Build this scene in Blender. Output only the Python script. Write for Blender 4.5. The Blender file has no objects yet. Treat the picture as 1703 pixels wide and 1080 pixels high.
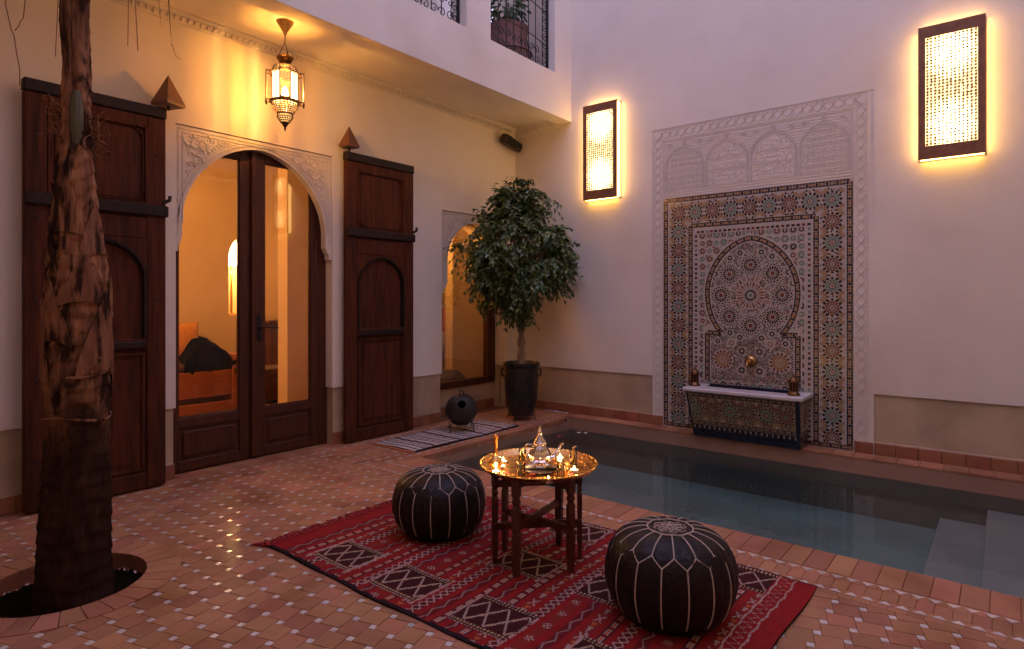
import bpy, math, random
import numpy as np
from math import sin, cos, pi, radians, sqrt, atan2, hypot
from mathutils import Vector, Matrix, noise

random.seed(11); np.random.seed(11)
S = bpy.context.scene
COL = S.collection

# ------------------------------------------------------------------ camera, world, exposure
CAM = (-5.674, -4.531, 1.25); YAW = radians(38.92); FPX = 1016.0
cd = bpy.data.cameras.new('camera'); cam = bpy.data.objects.new('camera', cd); COL.objects.link(cam)
cam.location = CAM; cam.rotation_euler = (pi/2, 0, YAW - pi/2)
cd.sensor_width = 36; cd.lens = FPX/1703*36; cd.shift_y = -(540-500.1)/1703; cd.clip_end = 200; cd.clip_start = .05
S.camera = cam
w = bpy.data.worlds.new('World'); S.world = w; w.use_nodes = True
nt = w.node_tree; nt.nodes.clear()
sky = nt.nodes.new('ShaderNodeTexSky'); sky.sky_type = 'NISHITA'; sky.sun_disc = False
sky.sun_elevation = radians(1.5); sky.sun_rotation = radians(200); sky.dust_density = 2.0
tint = nt.nodes.new('ShaderNodeMix'); tint.data_type = 'RGBA'; tint.blend_type = 'MIX'; tint.inputs[0].default_value = .72
tint.inputs[7].default_value = (4.7, 4.45, 8.1, 1)
bg = nt.nodes.new('ShaderNodeBackground'); bg.inputs[1].default_value = .108
ow = nt.nodes.new('ShaderNodeOutputWorld')
nt.links.new(sky.outputs[0], tint.inputs[6]); nt.links.new(tint.outputs[2], bg.inputs[0]); nt.links.new(bg.outputs[0], ow.inputs[0])
vs = S.view_settings; vs.view_transform = 'Standard'; vs.look = 'None'; vs.exposure = 2.16; vs.gamma = 1
K_LANTERN = 19.5; K_SCONCE = .82; K_ROOM = .57; K_CANDLE = .16

# ------------------------------------------------------------------ helpers
class MB:
    def __init__(s): s.v = []; s.f = []; s.m = []
    def add(s, vs_, fs, m=0):
        o = len(s.v); s.v += [tuple(p) for p in vs_]
        for f in fs: s.f.append([o+i for i in f]); s.m.append(m)
    def box(s, a, b, m=0):
        x0, y0, z0 = a; x1, y1, z1 = b
        if x0 > x1: x0, x1 = x1, x0
        if y0 > y1: y0, y1 = y1, y0
        if z0 > z1: z0, z1 = z1, z0
        s.add([(x0,y0,z0),(x1,y0,z0),(x1,y1,z0),(x0,y1,z0),(x0,y0,z1),(x1,y0,z1),(x1,y1,z1),(x0,y1,z1)],
              [(0,3,2,1),(4,5,6,7),(0,1,5,4),(1,2,6,5),(2,3,7,6),(3,0,4,7)], m)
    def cbox(s, a, b, c=.004, m=0):
        """box with chamfered edges"""
        x0, y0, z0 = [min(p, q) for p, q in zip(a, b)]; x1, y1, z1 = [max(p, q) for p, q in zip(a, b)]
        c = min(c, (x1-x0)*.45, (y1-y0)*.45, (z1-z0)*.45)
        X = (x0, x1); Y = (y0, y1); Z = (z0, z1); sg = (1, -1); vs_ = []; idx = {}
        for i in (0, 1):
            for j in (0, 1):
                for k in (0, 1):
                    for ax in (0, 1, 2):
                        p = [X[i]+c*sg[i], Y[j]+c*sg[j], Z[k]+c*sg[k]]
                        p[ax] = (X[i], Y[j], Z[k])[ax]; idx[i, j, k, ax] = len(vs_); vs_.append(p)
        F = []
        for ax in range(3):
            o = [t for t in range(3) if t != ax]
            for e in (0, 1):
                q = []
                for (p1, p2) in ((0, 0), (1, 0), (1, 1), (0, 1)):
                    t = [0, 0, 0]; t[ax] = e; t[o[0]] = p1; t[o[1]] = p2; q.append(idx[t[0], t[1], t[2], ax])
                if (e == 1) != (ax != 1): q = q[::-1]
                F.append(q)
        for ax in range(3):          # edges running along ax
            o = [t for t in range(3) if t != ax]
            for p1 in (0, 1):
                for p2 in (0, 1):
                    q = []
                    for e, a2 in ((0, o[0]), (1, o[0]), (1, o[1]), (0, o[1])):
                        t = [0, 0, 0]; t[ax] = e; t[o[0]] = p1; t[o[1]] = p2; q.append(idx[t[0], t[1], t[2], a2])
                    F.append(q)
        for i in (0, 1):
            for j in (0, 1):
                for k in (0, 1): F.append([idx[i, j, k, 0], idx[i, j, k, 1], idx[i, j, k, 2]])
        cx, cy, cz = (x0+x1)/2, (y0+y1)/2, (z0+z1)/2; G = []
        for q in F:
            a_, b_, c_ = [Vector(vs_[t]) for t in q[:3]]; n = (b_-a_).cross(c_-b_)
            m_ = sum((Vector(vs_[t]) for t in q), Vector())/len(q) - Vector((cx, cy, cz))
            G.append(q if n.dot(m_) > 0 else q[::-1])
        s.add(vs_, G, m)
    def obox(s, c, u, v, w_, m=0):
        c, u, v, w_ = Vector(c), Vector(u), Vector(v), Vector(w_)
        P_ = [c+a*u+b*v+d*w_ for d in (-1, 1) for a, b in ((-1,-1),(1,-1),(1,1),(-1,1))]
        F = [(0,3,2,1),(4,5,6,7),(0,1,5,4),(1,2,6,5),(2,3,7,6),(3,0,4,7)]
        if u.cross(v).dot(w_) < 0: F = [f[::-1] for f in F]
        s.add(P_, F, m)
    def bar(s, a, b, w_=.01, h=.01, m=0, up=(0, 0, 1)):
        a, b = Vector(a), Vector(b); d = b-a; up = Vector(up)
        if d.length < 1e-6: return
        sd = d.cross(up)
        if sd.length < 1e-6: sd = d.cross(Vector((1, 0, 0)))
        sd.normalize(); u2 = sd.cross(d).normalized()
        s.obox((a+b)/2, d/2, sd*w_/2, u2*h/2, m)
    def prism(s, poly, fn, w0, w1, m=0, back=False):
        n = len(poly); a = [fn(p[0], p[1], w1) for p in poly]; b = [fn(p[0], p[1], w0) for p in poly]
        F = [list(range(n))]+[(i, n+i, n+(i+1) % n, (i+1) % n) for i in range(n)]
        if back: F.append(list(range(2*n-1, n-1, -1)))
        s.add(a+b, F, m)
    def lathe(s, prof, n=32, c=(0, 0, 0), m=0, cap0=False, cap1=False, rot=None):
        V = []; F = []
        for r, z in prof:
            for i in range(n):
                p = Vector((r*cos(2*pi*i/n), r*sin(2*pi*i/n), z))
                if rot: p = rot @ p
                V.append((p[0]+c[0], p[1]+c[1], p[2]+c[2]))
        for k in range(len(prof)-1):
            for i in range(n):
                j = (i+1) % n; F.append((k*n+i, k*n+j, (k+1)*n+j, (k+1)*n+i))
        if cap0: F.append(list(range(n))[::-1])
        if cap1: F.append([(len(prof)-1)*n+i for i in range(n)])
        s.add(V, F, m)
    def tube(s, pts, r, n=6, m=0, closed=False):
        pts = [Vector(p) for p in pts]; N = len(pts); V = []; F = []; nrm = None
        for i, p in enumerate(pts):
            t = (pts[min(i+1, N-1)]-pts[max(i-1, 0)])
            if t.length < 1e-9: t = Vector((0, 0, 1))
            t.normalize()
            if nrm is None: nrm = t.orthogonal().normalized()
            else:
                nrm = nrm - t*nrm.dot(t)
                nrm = nrm.normalized() if nrm.length > 1e-6 else t.orthogonal().normalized()
            b = t.cross(nrm); rr = r[i] if isinstance(r, (list, tuple)) else r
            for k in range(n):
                a = 2*pi*k/n; V.append(p+nrm*cos(a)*rr+b*sin(a)*rr)
        for i in range(N-1):
            for k in range(n):
                j = (k+1) % n; F.append((i*n+k, i*n+j, (i+1)*n+j, (i+1)*n+k))
        F.append(list(range(n))[::-1]); F.append([(N-1)*n+k for k in range(n)])
        s.add(V, F, m)
    def build(s, name, mats, parent=None, smooth=False, world=False, origin=None, sharp=35):
        if not isinstance(mats, (list, tuple)): mats = [mats]
        me = bpy.data.meshes.new(name); off = Vector((0, 0, 0))
        if parent is not None and world:
            q = parent
            while q is not None: off += q.location; q = q.parent
        elif parent is None and origin is not None: off = Vector(origin)
        V = [(p[0]-off[0], p[1]-off[1], p[2]-off[2]) for p in s.v]
        me.from_pydata(V, [], s.f)
        for mt in mats: me.materials.append(mt)
        me.polygons.foreach_set('material_index', s.m)
        if smooth:
            me.polygons.foreach_set('use_smooth', [True]*len(s.f)); me.set_sharp_from_angle(angle=radians(sharp))
        me.update()
        o = bpy.data.objects.new(name, me); COL.objects.link(o)
        if parent is not None: o.parent = parent
        elif origin is not None: o.location = off
        return o

def tag(o, label=None, cat=None, group=None, kind=None):
    if label: o['label'] = label
    if cat: o['category'] = cat
    if group: o['group'] = group
    if kind: o['kind'] = kind
    return o
def thing(name, label, cat, loc=(0, 0, 0), rz=0, group=None):
    o = bpy.data.objects.new(name, None); COL.objects.link(o); o.location = loc; o.rotation_euler = (0, 0, rz)
    o.empty_display_size = .1
    return tag(o, label, cat, group)
def dup(root, loc, rz=None, label=None, group=None, scale=None):
    def cp(o, par):
        c = o.copy(); COL.objects.link(c); c.parent = par
        for ch in list(o.children): cp(ch, c)
        return c
    r = cp(root, None); r.location = loc
    if rz is not None: r.rotation_euler = (0, 0, rz)
    if label: r['label'] = label
    if group: r['group'] = group
    if scale: r.scale = (scale,)*3
    return r
def light(name, parent, loc, watt, color, r=.03):
    l = bpy.data.lights.new(name, 'POINT'); l.energy = watt; l.color = color; l.shadow_soft_size = r
    o = bpy.data.objects.new(name, l); COL.objects.link(o); o.parent = parent; o.location = loc
    return o

# ------------------------------------------------------------------ materials
def mat(name, c, c2=None, scale=6, rough=.6, rough2=None, metal=0, bump=0, bscale=60, rnd=0, spec=.5, stretch=(1, 1, 1),
        dirt=None, dscale=2.5, dlim=(.5, .7), coat=0, world_=False, detail=6):
    m = bpy.data.materials.new(name); m.use_nodes = True; N = m.node_tree.nodes; L = m.node_tree.links
    b = N['Principled BSDF']; b.inputs['Roughness'].default_value = rough; b.inputs['Metallic'].default_value = metal
    b.inputs['Specular IOR Level'].default_value = spec; b.inputs['Coat Weight'].default_value = coat
    b.inputs['Coat Roughness'].default_value = .15
    tc = N.new('ShaderNodeTexCoord'); mp = N.new('ShaderNodeMapping'); mp.inputs['Scale'].default_value = stretch
    if world_:
        g = N.new('ShaderNodeNewGeometry'); L.new(g.outputs['Position'], mp.inputs[0])
    else: L.new(tc.outputs['Object'], mp.inputs[0])
    src = None
    col = N.new('ShaderNodeMix'); col.data_type = 'RGBA'
    col.inputs[6].default_value = (*c, 1); col.inputs[7].default_value = (*(c2 or c), 1); col.inputs[0].default_value = 0
    if c2:
        n = N.new('ShaderNodeTexNoise'); n.inputs['Scale'].default_value = scale; n.inputs['Detail'].default_value = detail
        n.inputs['Roughness'].default_value = .62
        L.new(mp.outputs[0], n.inputs['Vector'])
        r = N.new('ShaderNodeMapRange'); r.inputs[1].default_value = .33; r.inputs[2].default_value = .67
        L.new(n.outputs[0], r.inputs[0]); L.new(r.outputs[0], col.inputs[0])
        if rough2 is not None:
            rr = N.new('ShaderNodeMapRange'); rr.inputs[1].default_value = .3; rr.inputs[2].default_value = .7
            rr.inputs[3].default_value = rough; rr.inputs[4].default_value = rough2
            L.new(n.outputs[0], rr.inputs[0]); L.new(rr.outputs[0], b.inputs['Roughness'])
    out = col.outputs[2]
    if dirt:
        n = N.new('ShaderNodeTexNoise'); n.inputs['Scale'].default_value = dscale; n.inputs['Detail'].default_value = 8
        L.new(mp.outputs[0], n.inputs['Vector'])
        r = N.new('ShaderNodeMapRange'); r.inputs[1].default_value = dlim[0]; r.inputs[2].default_value = dlim[1]; L.new(n.outputs[0], r.inputs[0])
        mx = N.new('ShaderNodeMix'); mx.data_type = 'RGBA'; mx.inputs[7].default_value = (*dirt, 1)
        L.new(r.outputs[0], mx.inputs[0]); L.new(out, mx.inputs[6]); out = mx.outputs[2]
    if rnd:
        oi = N.new('ShaderNodeObjectInfo'); at = N.new('ShaderNodeAttribute'); at.attribute_name = 'rnd'
        ad = N.new('ShaderNodeMath'); ad.operation = 'ADD'; L.new(oi.outputs['Random'], ad.inputs[0]); L.new(at.outputs['Fac'], ad.inputs[1])
        fr = N.new('ShaderNodeMath'); fr.operation = 'FRACT'; L.new(ad.outputs[0], fr.inputs[0])
        mr = N.new('ShaderNodeMapRange'); mr.inputs[3].default_value = 1-rnd; mr.inputs[4].default_value = 1+rnd; L.new(fr.outputs[0], mr.inputs[0])
        m7 = N.new('ShaderNodeMath'); m7.operation = 'MULTIPLY'; m7.inputs[1].default_value = 7.31; L.new(ad.outputs[0], m7.inputs[0])
        f2 = N.new('ShaderNodeMath'); f2.operation = 'FRACT'; L.new(m7.outputs[0], f2.inputs[0])
        mh = N.new('ShaderNodeMapRange'); mh.inputs[3].default_value = .5-.022*rnd/.3; mh.inputs[4].default_value = .5+.022*rnd/.3; L.new(f2.outputs[0], mh.inputs[0])
        hs = N.new('ShaderNodeHueSaturation'); L.new(out, hs.inputs['Color']); L.new(mr.outputs[0], hs.inputs['Value']); L.new(mh.outputs[0], hs.inputs['Hue'])
        out = hs.outputs[0]
    L.new(out, b.inputs['Base Color'])
    if bump:
        n = N.new('ShaderNodeTexNoise'); n.inputs['Scale'].default_value = bscale; n.inputs['Detail'].default_value = 6
        L.new(mp.outputs[0], n.inputs['Vector'])
        bp = N.new('ShaderNodeBump'); bp.inputs['Strength'].default_value = bump; bp.inputs['Distance'].default_value = .01
        L.new(n.outputs[0], bp.inputs['Height']); L.new(bp.outputs[0], b.inputs['Normal'])
    return m
def emis(name, col, strength, base=(.8, .7, .5)):
    m = bpy.data.materials.new(name); m.use_nodes = True; b = m.node_tree.nodes['Principled BSDF']
    b.inputs['Base Color'].default_value = (*base, 1); b.inputs['Emission Color'].default_value = (*col, 1); b.inputs['Emission Strength'].default_value = strength
    b.inputs['Roughness'].default_value = .4
    return m
def glass(name, tintc=(.97, .97, .95), ior=1.45, rough=.01, refl=1.0, bump=0, bscale=8, emit=None):
    m = bpy.data.materials.new(name); m.use_nodes = True; N = m.node_tree.nodes; L = m.node_tree.links
    N.clear(); o = N.new('ShaderNodeOutputMaterial'); t = N.new('ShaderNodeBsdfTransparent'); g = N.new('ShaderNodeBsdfGlossy')
    t.inputs[0].default_value = (*tintc, 1); g.inputs['Roughness'].default_value = rough
    f = N.new('ShaderNodeFresnel'); f.inputs[0].default_value = ior; mx = N.new('ShaderNodeMixShader')
    ml = N.new('ShaderNodeMath'); ml.operation = 'MULTIPLY'; ml.inputs[1].default_value = refl; L.new(f.outputs[0], ml.inputs[0])
    L.new(ml.outputs[0], mx.inputs[0]); L.new(t.outputs[0], mx.inputs[1]); L.new(g.outputs[0], mx.inputs[2])
    res = mx.outputs[0]
    if bump:
        tc = N.new('ShaderNodeNewGeometry'); n = N.new('ShaderNodeTexNoise'); n.inputs['Scale'].default_value = bscale; n.inputs['Detail'].default_value = 3
        L.new(tc.outputs['Position'], n.inputs['Vector']); bp = N.new('ShaderNodeBump'); bp.inputs['Strength'].default_value = bump; bp.inputs['Distance'].default_value = .02
        L.new(n.outputs[0], bp.inputs['Height']); L.new(bp.outputs[0], g.inputs['Normal']); L.new(bp.outputs[0], f.inputs['Normal'])
    if emit:
        e = N.new('ShaderNodeEmission'); e.inputs[0].default_value = (*emit[0], 1); e.inputs[1].default_value = emit[1]
        a = N.new('ShaderNodeAddShader'); L.new(res, a.inputs[0]); L.new(e.outputs[0], a.inputs[1]); res = a.outputs[0]
    L.new(res, o.inputs[0])
    return m
def attr_mat(name, rough=.9, bump=.0, bscale=300):
    m = bpy.data.materials.new(name); m.use_nodes = True; N = m.node_tree.nodes; L = m.node_tree.links; b = N['Principled BSDF']
    a = N.new('ShaderNodeAttribute'); a.attribute_name = 'Col'; b.inputs['Roughness'].default_value = rough
    b.inputs['Specular IOR Level'].default_value = .15
    tc = N.new('ShaderNodeTexCoord'); n = N.new('ShaderNodeTexNoise'); n.inputs['Scale'].default_value = 9; n.inputs['Detail'].default_value = 7
    L.new(tc.outputs['Object'], n.inputs['Vector']); r = N.new('ShaderNodeMapRange'); r.inputs[3].default_value = .72; r.inputs[4].default_value = 1.2
    L.new(n.outputs[0], r.inputs[0]); hs = N.new('ShaderNodeHueSaturation'); L.new(a.outputs['Color'], hs.inputs['Color']); L.new(r.outputs[0], hs.inputs['Value'])
    L.new(hs.outputs[0], b.inputs['Base Color'])
    n2 = N.new('ShaderNodeTexNoise'); n2.inputs['Scale'].default_value = bscale; L.new(tc.outputs['Object'], n2.inputs['Vector'])
    bp = N.new('ShaderNodeBump'); bp.inputs['Strength'].default_value = bump; bp.inputs['Distance'].default_value = .004
    L.new(n2.outputs[0], bp.inputs['Height']); L.new(bp.outputs[0], b.inputs['Normal'])
    return m

PLASTER = mat('white_plaster', (.72, .645, .555), (.77, .70, .61), scale=1.3, rough=.85, bump=.26, bscale=8, dirt=(.62, .53, .43), dscale=.9, dlim=(.54, .80), world_=True, spec=.2)
DADO = mat('beige_dado_plaster', (.50, .385, .255), (.41, .305, .195), scale=2.2, rough=.5, rough2=.75, bump=.10, bscale=14, dirt=(.33, .24, .155), dscale=1.6, world_=True)
STUCCO = mat('carved_stucco', (.69, .62, .545), (.64, .575, .50), scale=14, rough=.85, bump=.35, bscale=85, world_=True, spec=.2)
TERRA = mat('terracotta_tile', (.33, .150, .078), (.39, .185, .098), scale=5, rough=.5, rough2=.72, bump=.25, bscale=26, rnd=.15, spec=.16, dirt=(.25, .10, .045), dscale=3.1, dlim=(.5, .72), world_=True, coat=.03)
TERRA2 = mat('skirting_terracotta', (.30, .115, .055), (.24, .09, .045), scale=9, rough=.5, bump=.2, bscale=26, rnd=.16, world_=True)
GROUT = mat('floor_grout', (.25, .11, .055), (.19, .082, .042), scale=20, rough=.9, bump=.3, world_=True)
INLAY = mat('glazed_inlay', (.66, .58, .52), (.52, .47, .42), scale=40, rough=.12, rough2=.3, bump=.12, bscale=60, rnd=.14, coat=.5, world_=True)
WOOD = mat('old_dark_wood', (.105, .028, .011), (.050, .013, .006), scale=5, rough=.55, rough2=.75, spec=.15, stretch=(9, 9, .7), bump=.30, bscale=14, dirt=(.022, .009, .006), dscale=1.4, dlim=(.52, .75), world_=True)
WOODD = mat('blackened_wood', (.022, .009, .006), (.011, .005, .004), scale=7, rough=.6, spec=.3, stretch=(2, 2, 1), bump=.3, bscale=20, world_=True)
DOORW = mat('varnished_door_wood', (.085, .021, .008), (.044, .011, .005), scale=5, rough=.4, rough2=.6, spec=.35, stretch=(9, 9, .7), bump=.12, bscale=14, world_=True)
PEG = mat('red_brown_peg_wood', (.17, .062, .034), (.10, .035, .02), scale=9, rough=.5, bump=.2, world_=True)
TABW = mat('carved_table_wood', (.11, .026, .010), (.055, .013, .006), scale=14, rough=.35, stretch=(3, 3, .6), bump=.3, bscale=50)
IRON = mat('black_iron', (.012, .011, .012), rough=.5, metal=.3, bump=.1, bscale=90)
BRASS = mat('antique_brass', (.52, .30, .11), (.38, .20, .07), scale=30, rough=.3, rough2=.45, metal=1, bump=.15, bscale=110)
DBRASS = mat('dark_brass', (.19, .10, .045), (.09, .045, .02), scale=20, rough=.4, metal=1, bump=.15, bscale=90)
TRAYB = mat('polished_brass_tray', (.80, .47, .17), (.66, .36, .12), scale=26, rough=.2, rough2=.32, metal=1, bump=.28, bscale=120)
SILVER = mat('polished_silver', (.78, .68, .60), rough=.12, metal=1, bump=.05, bscale=60)
COPPERP = mat('brown_patina_metal', (.25, .105, .048), (.17, .072, .034), scale=12, rough=.5, rough2=.65, metal=.25, bump=.1, bscale=60)
LEATHER = mat('dark_brown_leather', (.014, .0065, .0055), (.009, .004, .004), scale=12, rough=.42, rough2=.62, bump=.5, bscale=45, spec=.24)
THREAD = mat('cream_stitch_thread', (.50, .40, .34), (.42, .33, .27), scale=60, rough=.8, bump=.4, bscale=300)
MARBLE = mat('white_marble', (.62, .58, .57), (.5, .46, .46), scale=5, rough=.25, world_=True)
POOLF = mat('teal_pool_floor', (.165, .225, .20), (.13, .175, .155), scale=2.2, rough=.7, world_=True, dirt=(.15, .16, .135), dscale=1.1)
POOLW = mat('tadelakt_pool_wall', (.34, .20, .13), (.26, .15, .095), scale=2.5, rough=.55, bump=.2, bscale=12, world_=True)
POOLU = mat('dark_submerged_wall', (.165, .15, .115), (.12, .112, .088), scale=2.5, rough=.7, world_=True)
STEPM = mat('grey_pool_step', (.27, .25, .22), (.22, .20, .175), scale=3, rough=.7, world_=True)
SOIL = mat('dark_soil', (.016, .009, .005), (.006, .004, .003), scale=30, rough=1, spec=.02, bump=1, bscale=40, world_=True)
ROOMW = mat('warm_room_plaster', (.62, .50, .34), (.56, .44, .30), scale=2, rough=.9, world_=True)
GLASSP = glass('door_glass', (.96, .95, .93), refl=.75)
WATER = glass('pool_water', (.80, .90, .88), ior=1.33, rough=.02, bump=.10, bscale=7)
CLEAR = glass('clear_glass', (.95, .95, .9), ior=1.5, rough=.01, refl=1.6)

# ------------------------------------------------------------------ ground: floor sheet, tiles
PX0, PX1, PY1, PY0 = -2.33, -.20, -.90, -6.28          # pool
HC = (-4.81, -1.29); HR = .31; RR = .45                # planter hole
def proj(x, y, z):
    d = (x-CAM[0], y-CAM[1], z-CAM[2]); k = d[0]*cos(YAW)+d[1]*sin(YAW)
    if k <= .05: return (-9999, -9999, k)
    r = d[0]*sin(YAW)-d[1]*cos(YAW); return (851.5+FPX*r/k, 500.1-FPX*d[2]/k, k)
def inframe(x, y, z=0, m=20):
    u, v, k = proj(x, y, z); return k > 0 and -m < u < 1703+m and -m < v < 1080+m

b = MB(); zb = -.004
def flat(x0, y0, x1, y1, z=zb, m=0): b.add([(x0,y0,z),(x1,y0,z),(x1,y1,z),(x0,y1,z)], [(0,1,2,3)], m)
q = .6; hx0, hx1, hy0, hy1 = HC[0]-q, HC[0]+q, HC[1]-q, HC[1]+q
flat(-8.6, -7.6, hx0, .16); flat(hx1, -7.6, PX0, .16); flat(hx0, -7.6, hx1, hy0); flat(hx0, hy1, hx1, .16)
flat(PX0, PY1, 0.02, .30); flat(PX1, PY0, .02, PY1); flat(PX0, -7.6, .02, PY0)
nseg = 48; ring = [(HC[0]+HR*cos(2*pi*i/nseg), HC[1]+HR*sin(2*pi*i/nseg)) for i in range(nseg)]
def sqp(a):
    c, s_ = cos(a), sin(a); k = q/max(abs(c), abs(s_)); return (HC[0]+c*k, HC[1]+s_*k)
for i in range(nseg):
    a0, a1 = 2*pi*i/nseg, 2*pi*(i+1)/nseg; p0, p1 = ring[i], ring[(i+1) % nseg]; s0, s1 = sqp(a0), sqp(a1)
    b.add([(*p0, zb), (*s0, zb), (*s1, zb), (*p1, zb)], [(0, 1, 2, 3)])
floor = b.build('floor', GROUT); tag(floor, kind='structure')
b = MB(); b.lathe([(HR, -.004), (HR, -.16)], 48, (HC[0], HC[1], 0)); b.build('planter_wall', TERRA2, floor, smooth=True)
b = MB(); n = 26
for i in range(-n, n):
    for j in range(-n, n):
        s_ = HR/n
        if hypot(i+.5, j+.5)*s_ < HR:
            P_ = [(HC[0]+a*s_, HC[1]+c*s_, -.075+.02*noise.noise((a*.4, c*.4, 0))+.012*noise.noise((a*1.9, c*1.9, 3))) for a, c in ((i,j),(i+1,j),(i+1,j+1),(i,j+1))]
            b.add(P_, [(0, 1, 2, 3)])
tag(b.build('soil', SOIL, floor), kind='stuff')

A_ = .0985; B_ = .0290; TH = atan2(B_, A_)
U_ = Vector((cos(TH), sin(TH))); V_ = Vector((-sin(TH), cos(TH))); LP = sqrt(A_*A_+B_*B_)
def lat(i, j): # lattice point of tile corner
    return Vector((-2.853-.0, -3.98)) + Vector((i*LP, j*LP)) - (U_*(A_+B_/2)+V_*(A_-B_/2))
def sq(o, u0, v0, u1, v1): return [o+U_*u0+V_*v0, o+U_*u1+V_*v0, o+U_*u1+V_*v1, o+U_*u0+V_*v1]
def clip(poly, rect):
    x0, y0, x1, y1 = rect
    for ax, lim, sg in ((0, x0, 1), (0, x1, -1), (1, y0, 1), (1, y1, -1)):
        out = []
        for i in range(len(poly)):
            p, r = poly[i], poly[(i+1) % len(poly)]; dp, dr = sg*(p[ax]-lim), sg*(r[ax]-lim)
            if dp >= 0: out.append(p)
            if dp*dr < 0: out.append(p+(r-p)*(dp/(dp-dr)))
        poly = out
        if len(poly) < 3: return []
    return poly
def area(p): return abs(sum(p[i][0]*p[(i+1) % len(p)][1]-p[(i+1) % len(p)][0]*p[i][1] for i in range(len(p))))/2
RUG = (-4.05, -3.89, -2.76, -1.62)
regs = [(-8.4, -7.4, -2.802, -.342), (-2.800, -.638, -.014, -.014)]
gap = .0014; full_t = []; full_i = []; part_t = []; part_i = []
for i in range(-60, 40):
    for j in range(-40, 45):
        o = lat(i, j)
        for (kind, (u0, v0, u1, v1)) in (('t', (gap, gap, A_-gap, A_-gap)), ('i', (A_+gap, A_-B_+gap, A_+B_-gap, A_-gap))):
            P_ = sq(o, u0, v0, u1, v1); c = sum(P_, Vector((0, 0)))/4
            if hypot(c[0]-HC[0], c[1]-HC[1]) < RR-.03: continue
            for R_ in regs:
                if not (R_[0]-.1 < c[0] < R_[2]+.1 and R_[1]-.1 < c[1] < R_[3]+.1): continue
                Q = clip(P_, R_)
                if len(Q) < 3 or area(Q) < 1e-5: continue
                whole = area(Q) > .999*area(P_)
                vis = inframe(c[0], c[1]) and not (RUG[0] < c[0] < RUG[2] and RUG[1] < c[1] < RUG[3])
                d = hypot(c[0]-CAM[0], c[1]-CAM[1])
                if whole and vis: (full_t if kind == 't' else full_i).append((d, o, Q, c))
                else: (part_t if kind == 't' else part_i).append(Q)
def stuffmesh(name, polys, mt, z1=0.0, hj=.0006, rv=True):
    b = MB(); rn = []
    for Q in polys:
        k = random.uniform(-hj, hj); b.prism([tuple(p) for p in Q], lambda u, v, w_: (u, v, w_+k), -.0045, z1); rn += [random.random()]*(len(Q)+1)
    o = b.build(name, mt, floor); a = o.data.attributes.new('rnd', 'FLOAT', 'FACE'); a.data.foreach_set('value', rn); return o
for lst, rest, nm, mt, (u0, v0, u1, v1) in ((full_t, part_t, 'tile', TERRA, (gap, gap, A_-gap, A_-gap)), (full_i, part_i, 'inlay', INLAY, (A_+gap, A_-B_+gap, A_+B_-gap, A_-gap))):
    lst.sort(key=lambda t: t[0]); me = None
    cx, cy = (u0+u1)/2, (v0+v1)/2
    for d, o, Q, c in lst[:290]:
        if me is None:
            b = MB(); h0 = (u1-u0)/2; ch = min(.0016, h0*.2)
            T = [U_*a+V_*e for a, e in ((-h0,-h0),(h0,-h0),(h0,h0),(-h0,h0))]; T2 = [p*(1-ch/h0) for p in T]
            V8 = [(p[0], p[1], -.0045) for p in T]+[(p[0], p[1], -.0009) for p in T]+[(p[0], p[1], 0) for p in T2]
            F = [(8, 9, 10, 11)]+[(k, (k+1) % 4, 4+(k+1) % 4, 4+k) for k in range(4)]+[(4+k, 4+(k+1) % 4, 8+(k+1) % 4, 8+k) for k in range(4)]
            b.add(V8, F); ob = b.build(nm, mt, floor); me = ob.data
        else:
            ob = bpy.data.objects.new(nm, me); COL.objects.link(ob); ob.parent = floor
        ob.location = (c[0], c[1], random.uniform(-.0007, .0007)); ob.rotation_euler = (random.gauss(0, .006), random.gauss(0, .006), random.choice((0, pi/2, pi))+random.gauss(0, .006))
    rest += [t[2] for t in lst[290:]]
    tag(stuffmesh('far_tiles' if nm == 'tile' else 'far_inlays', rest, mt), kind='stuff')

# band tiles: borders, coping, ledge
def rects(name, mt, lst, parent=None, z0=-.0045, z1=.0, stuff=False, jig=.0008):
    """list of (x0,y0,x1,y1) -> one object per tile"""
    parent = parent or floor; cache = {}
    for (x0, y0, x1, y1) in lst:
        k = (round(x1-x0, 3), round(y1-y0, 3), z1-z0); cx, cy = (x0+x1)/2, (y0+y1)/2
        if k not in cache:
            b = MB(); b.cbox((-(x1-x0)/2, -(y1-y0)/2, z0), ((x1-x0)/2, (y1-y0)/2, z1), .0016); ob = b.build(name, mt, parent); cache[k] = ob.data
        else: ob = bpy.data.objects.new(name, cache[k]); COL.objects.link(ob); ob.parent = parent
        ob.location = (cx, cy, random.uniform(-jig, jig))
cop = []
y = PY1
while y > -4.9: cop.append((-2.567, y-.0975, PX0, y-.001)); y -= .0995
x = PX0-.237
while x < -.32: cop.append((x+.001, PY1+.001, x+.0985, -.818)); x += .0995
rects('coping_tile', TERRA, cop, z0=-.045, z1=.001)
strip = []; y = -.74
while y > -4.9: strip.append((-2.722, y-.0615+.001, -2.624, y-.001)); y -= .0615
rects('border_tile', TERRA, strip)
b = MB(); polys = []
def rowpoly(x0, y0, x1, y1): polys.append([Vector((x0, y0)), Vector((x1, y0)), Vector((x1, y1)), Vector((x0, y1))])
y = -.66
while y > -7.3:
    rowpoly(-2.623, y-.0615, -2.568, y); rowpoly(-2.760, y-.0615, -2.723, y); rowpoly(-2.799, y-.0615, -2.762, y)
    if y < -4.9: rowpoly(-2.722, y-.0615, -2.624, y)
    y -= .0625
x = -2.799
while x < -.08:
    rowpoly(x, -.722, x+.098, -.640); rowpoly(x if x > -2.6 else x, -.816, x+.098, -.724); x += .0995
polys = [p for p in polys if not (p[0][0] < -2.6 and p[2][1] > -.64)]
x = -8.4
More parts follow.
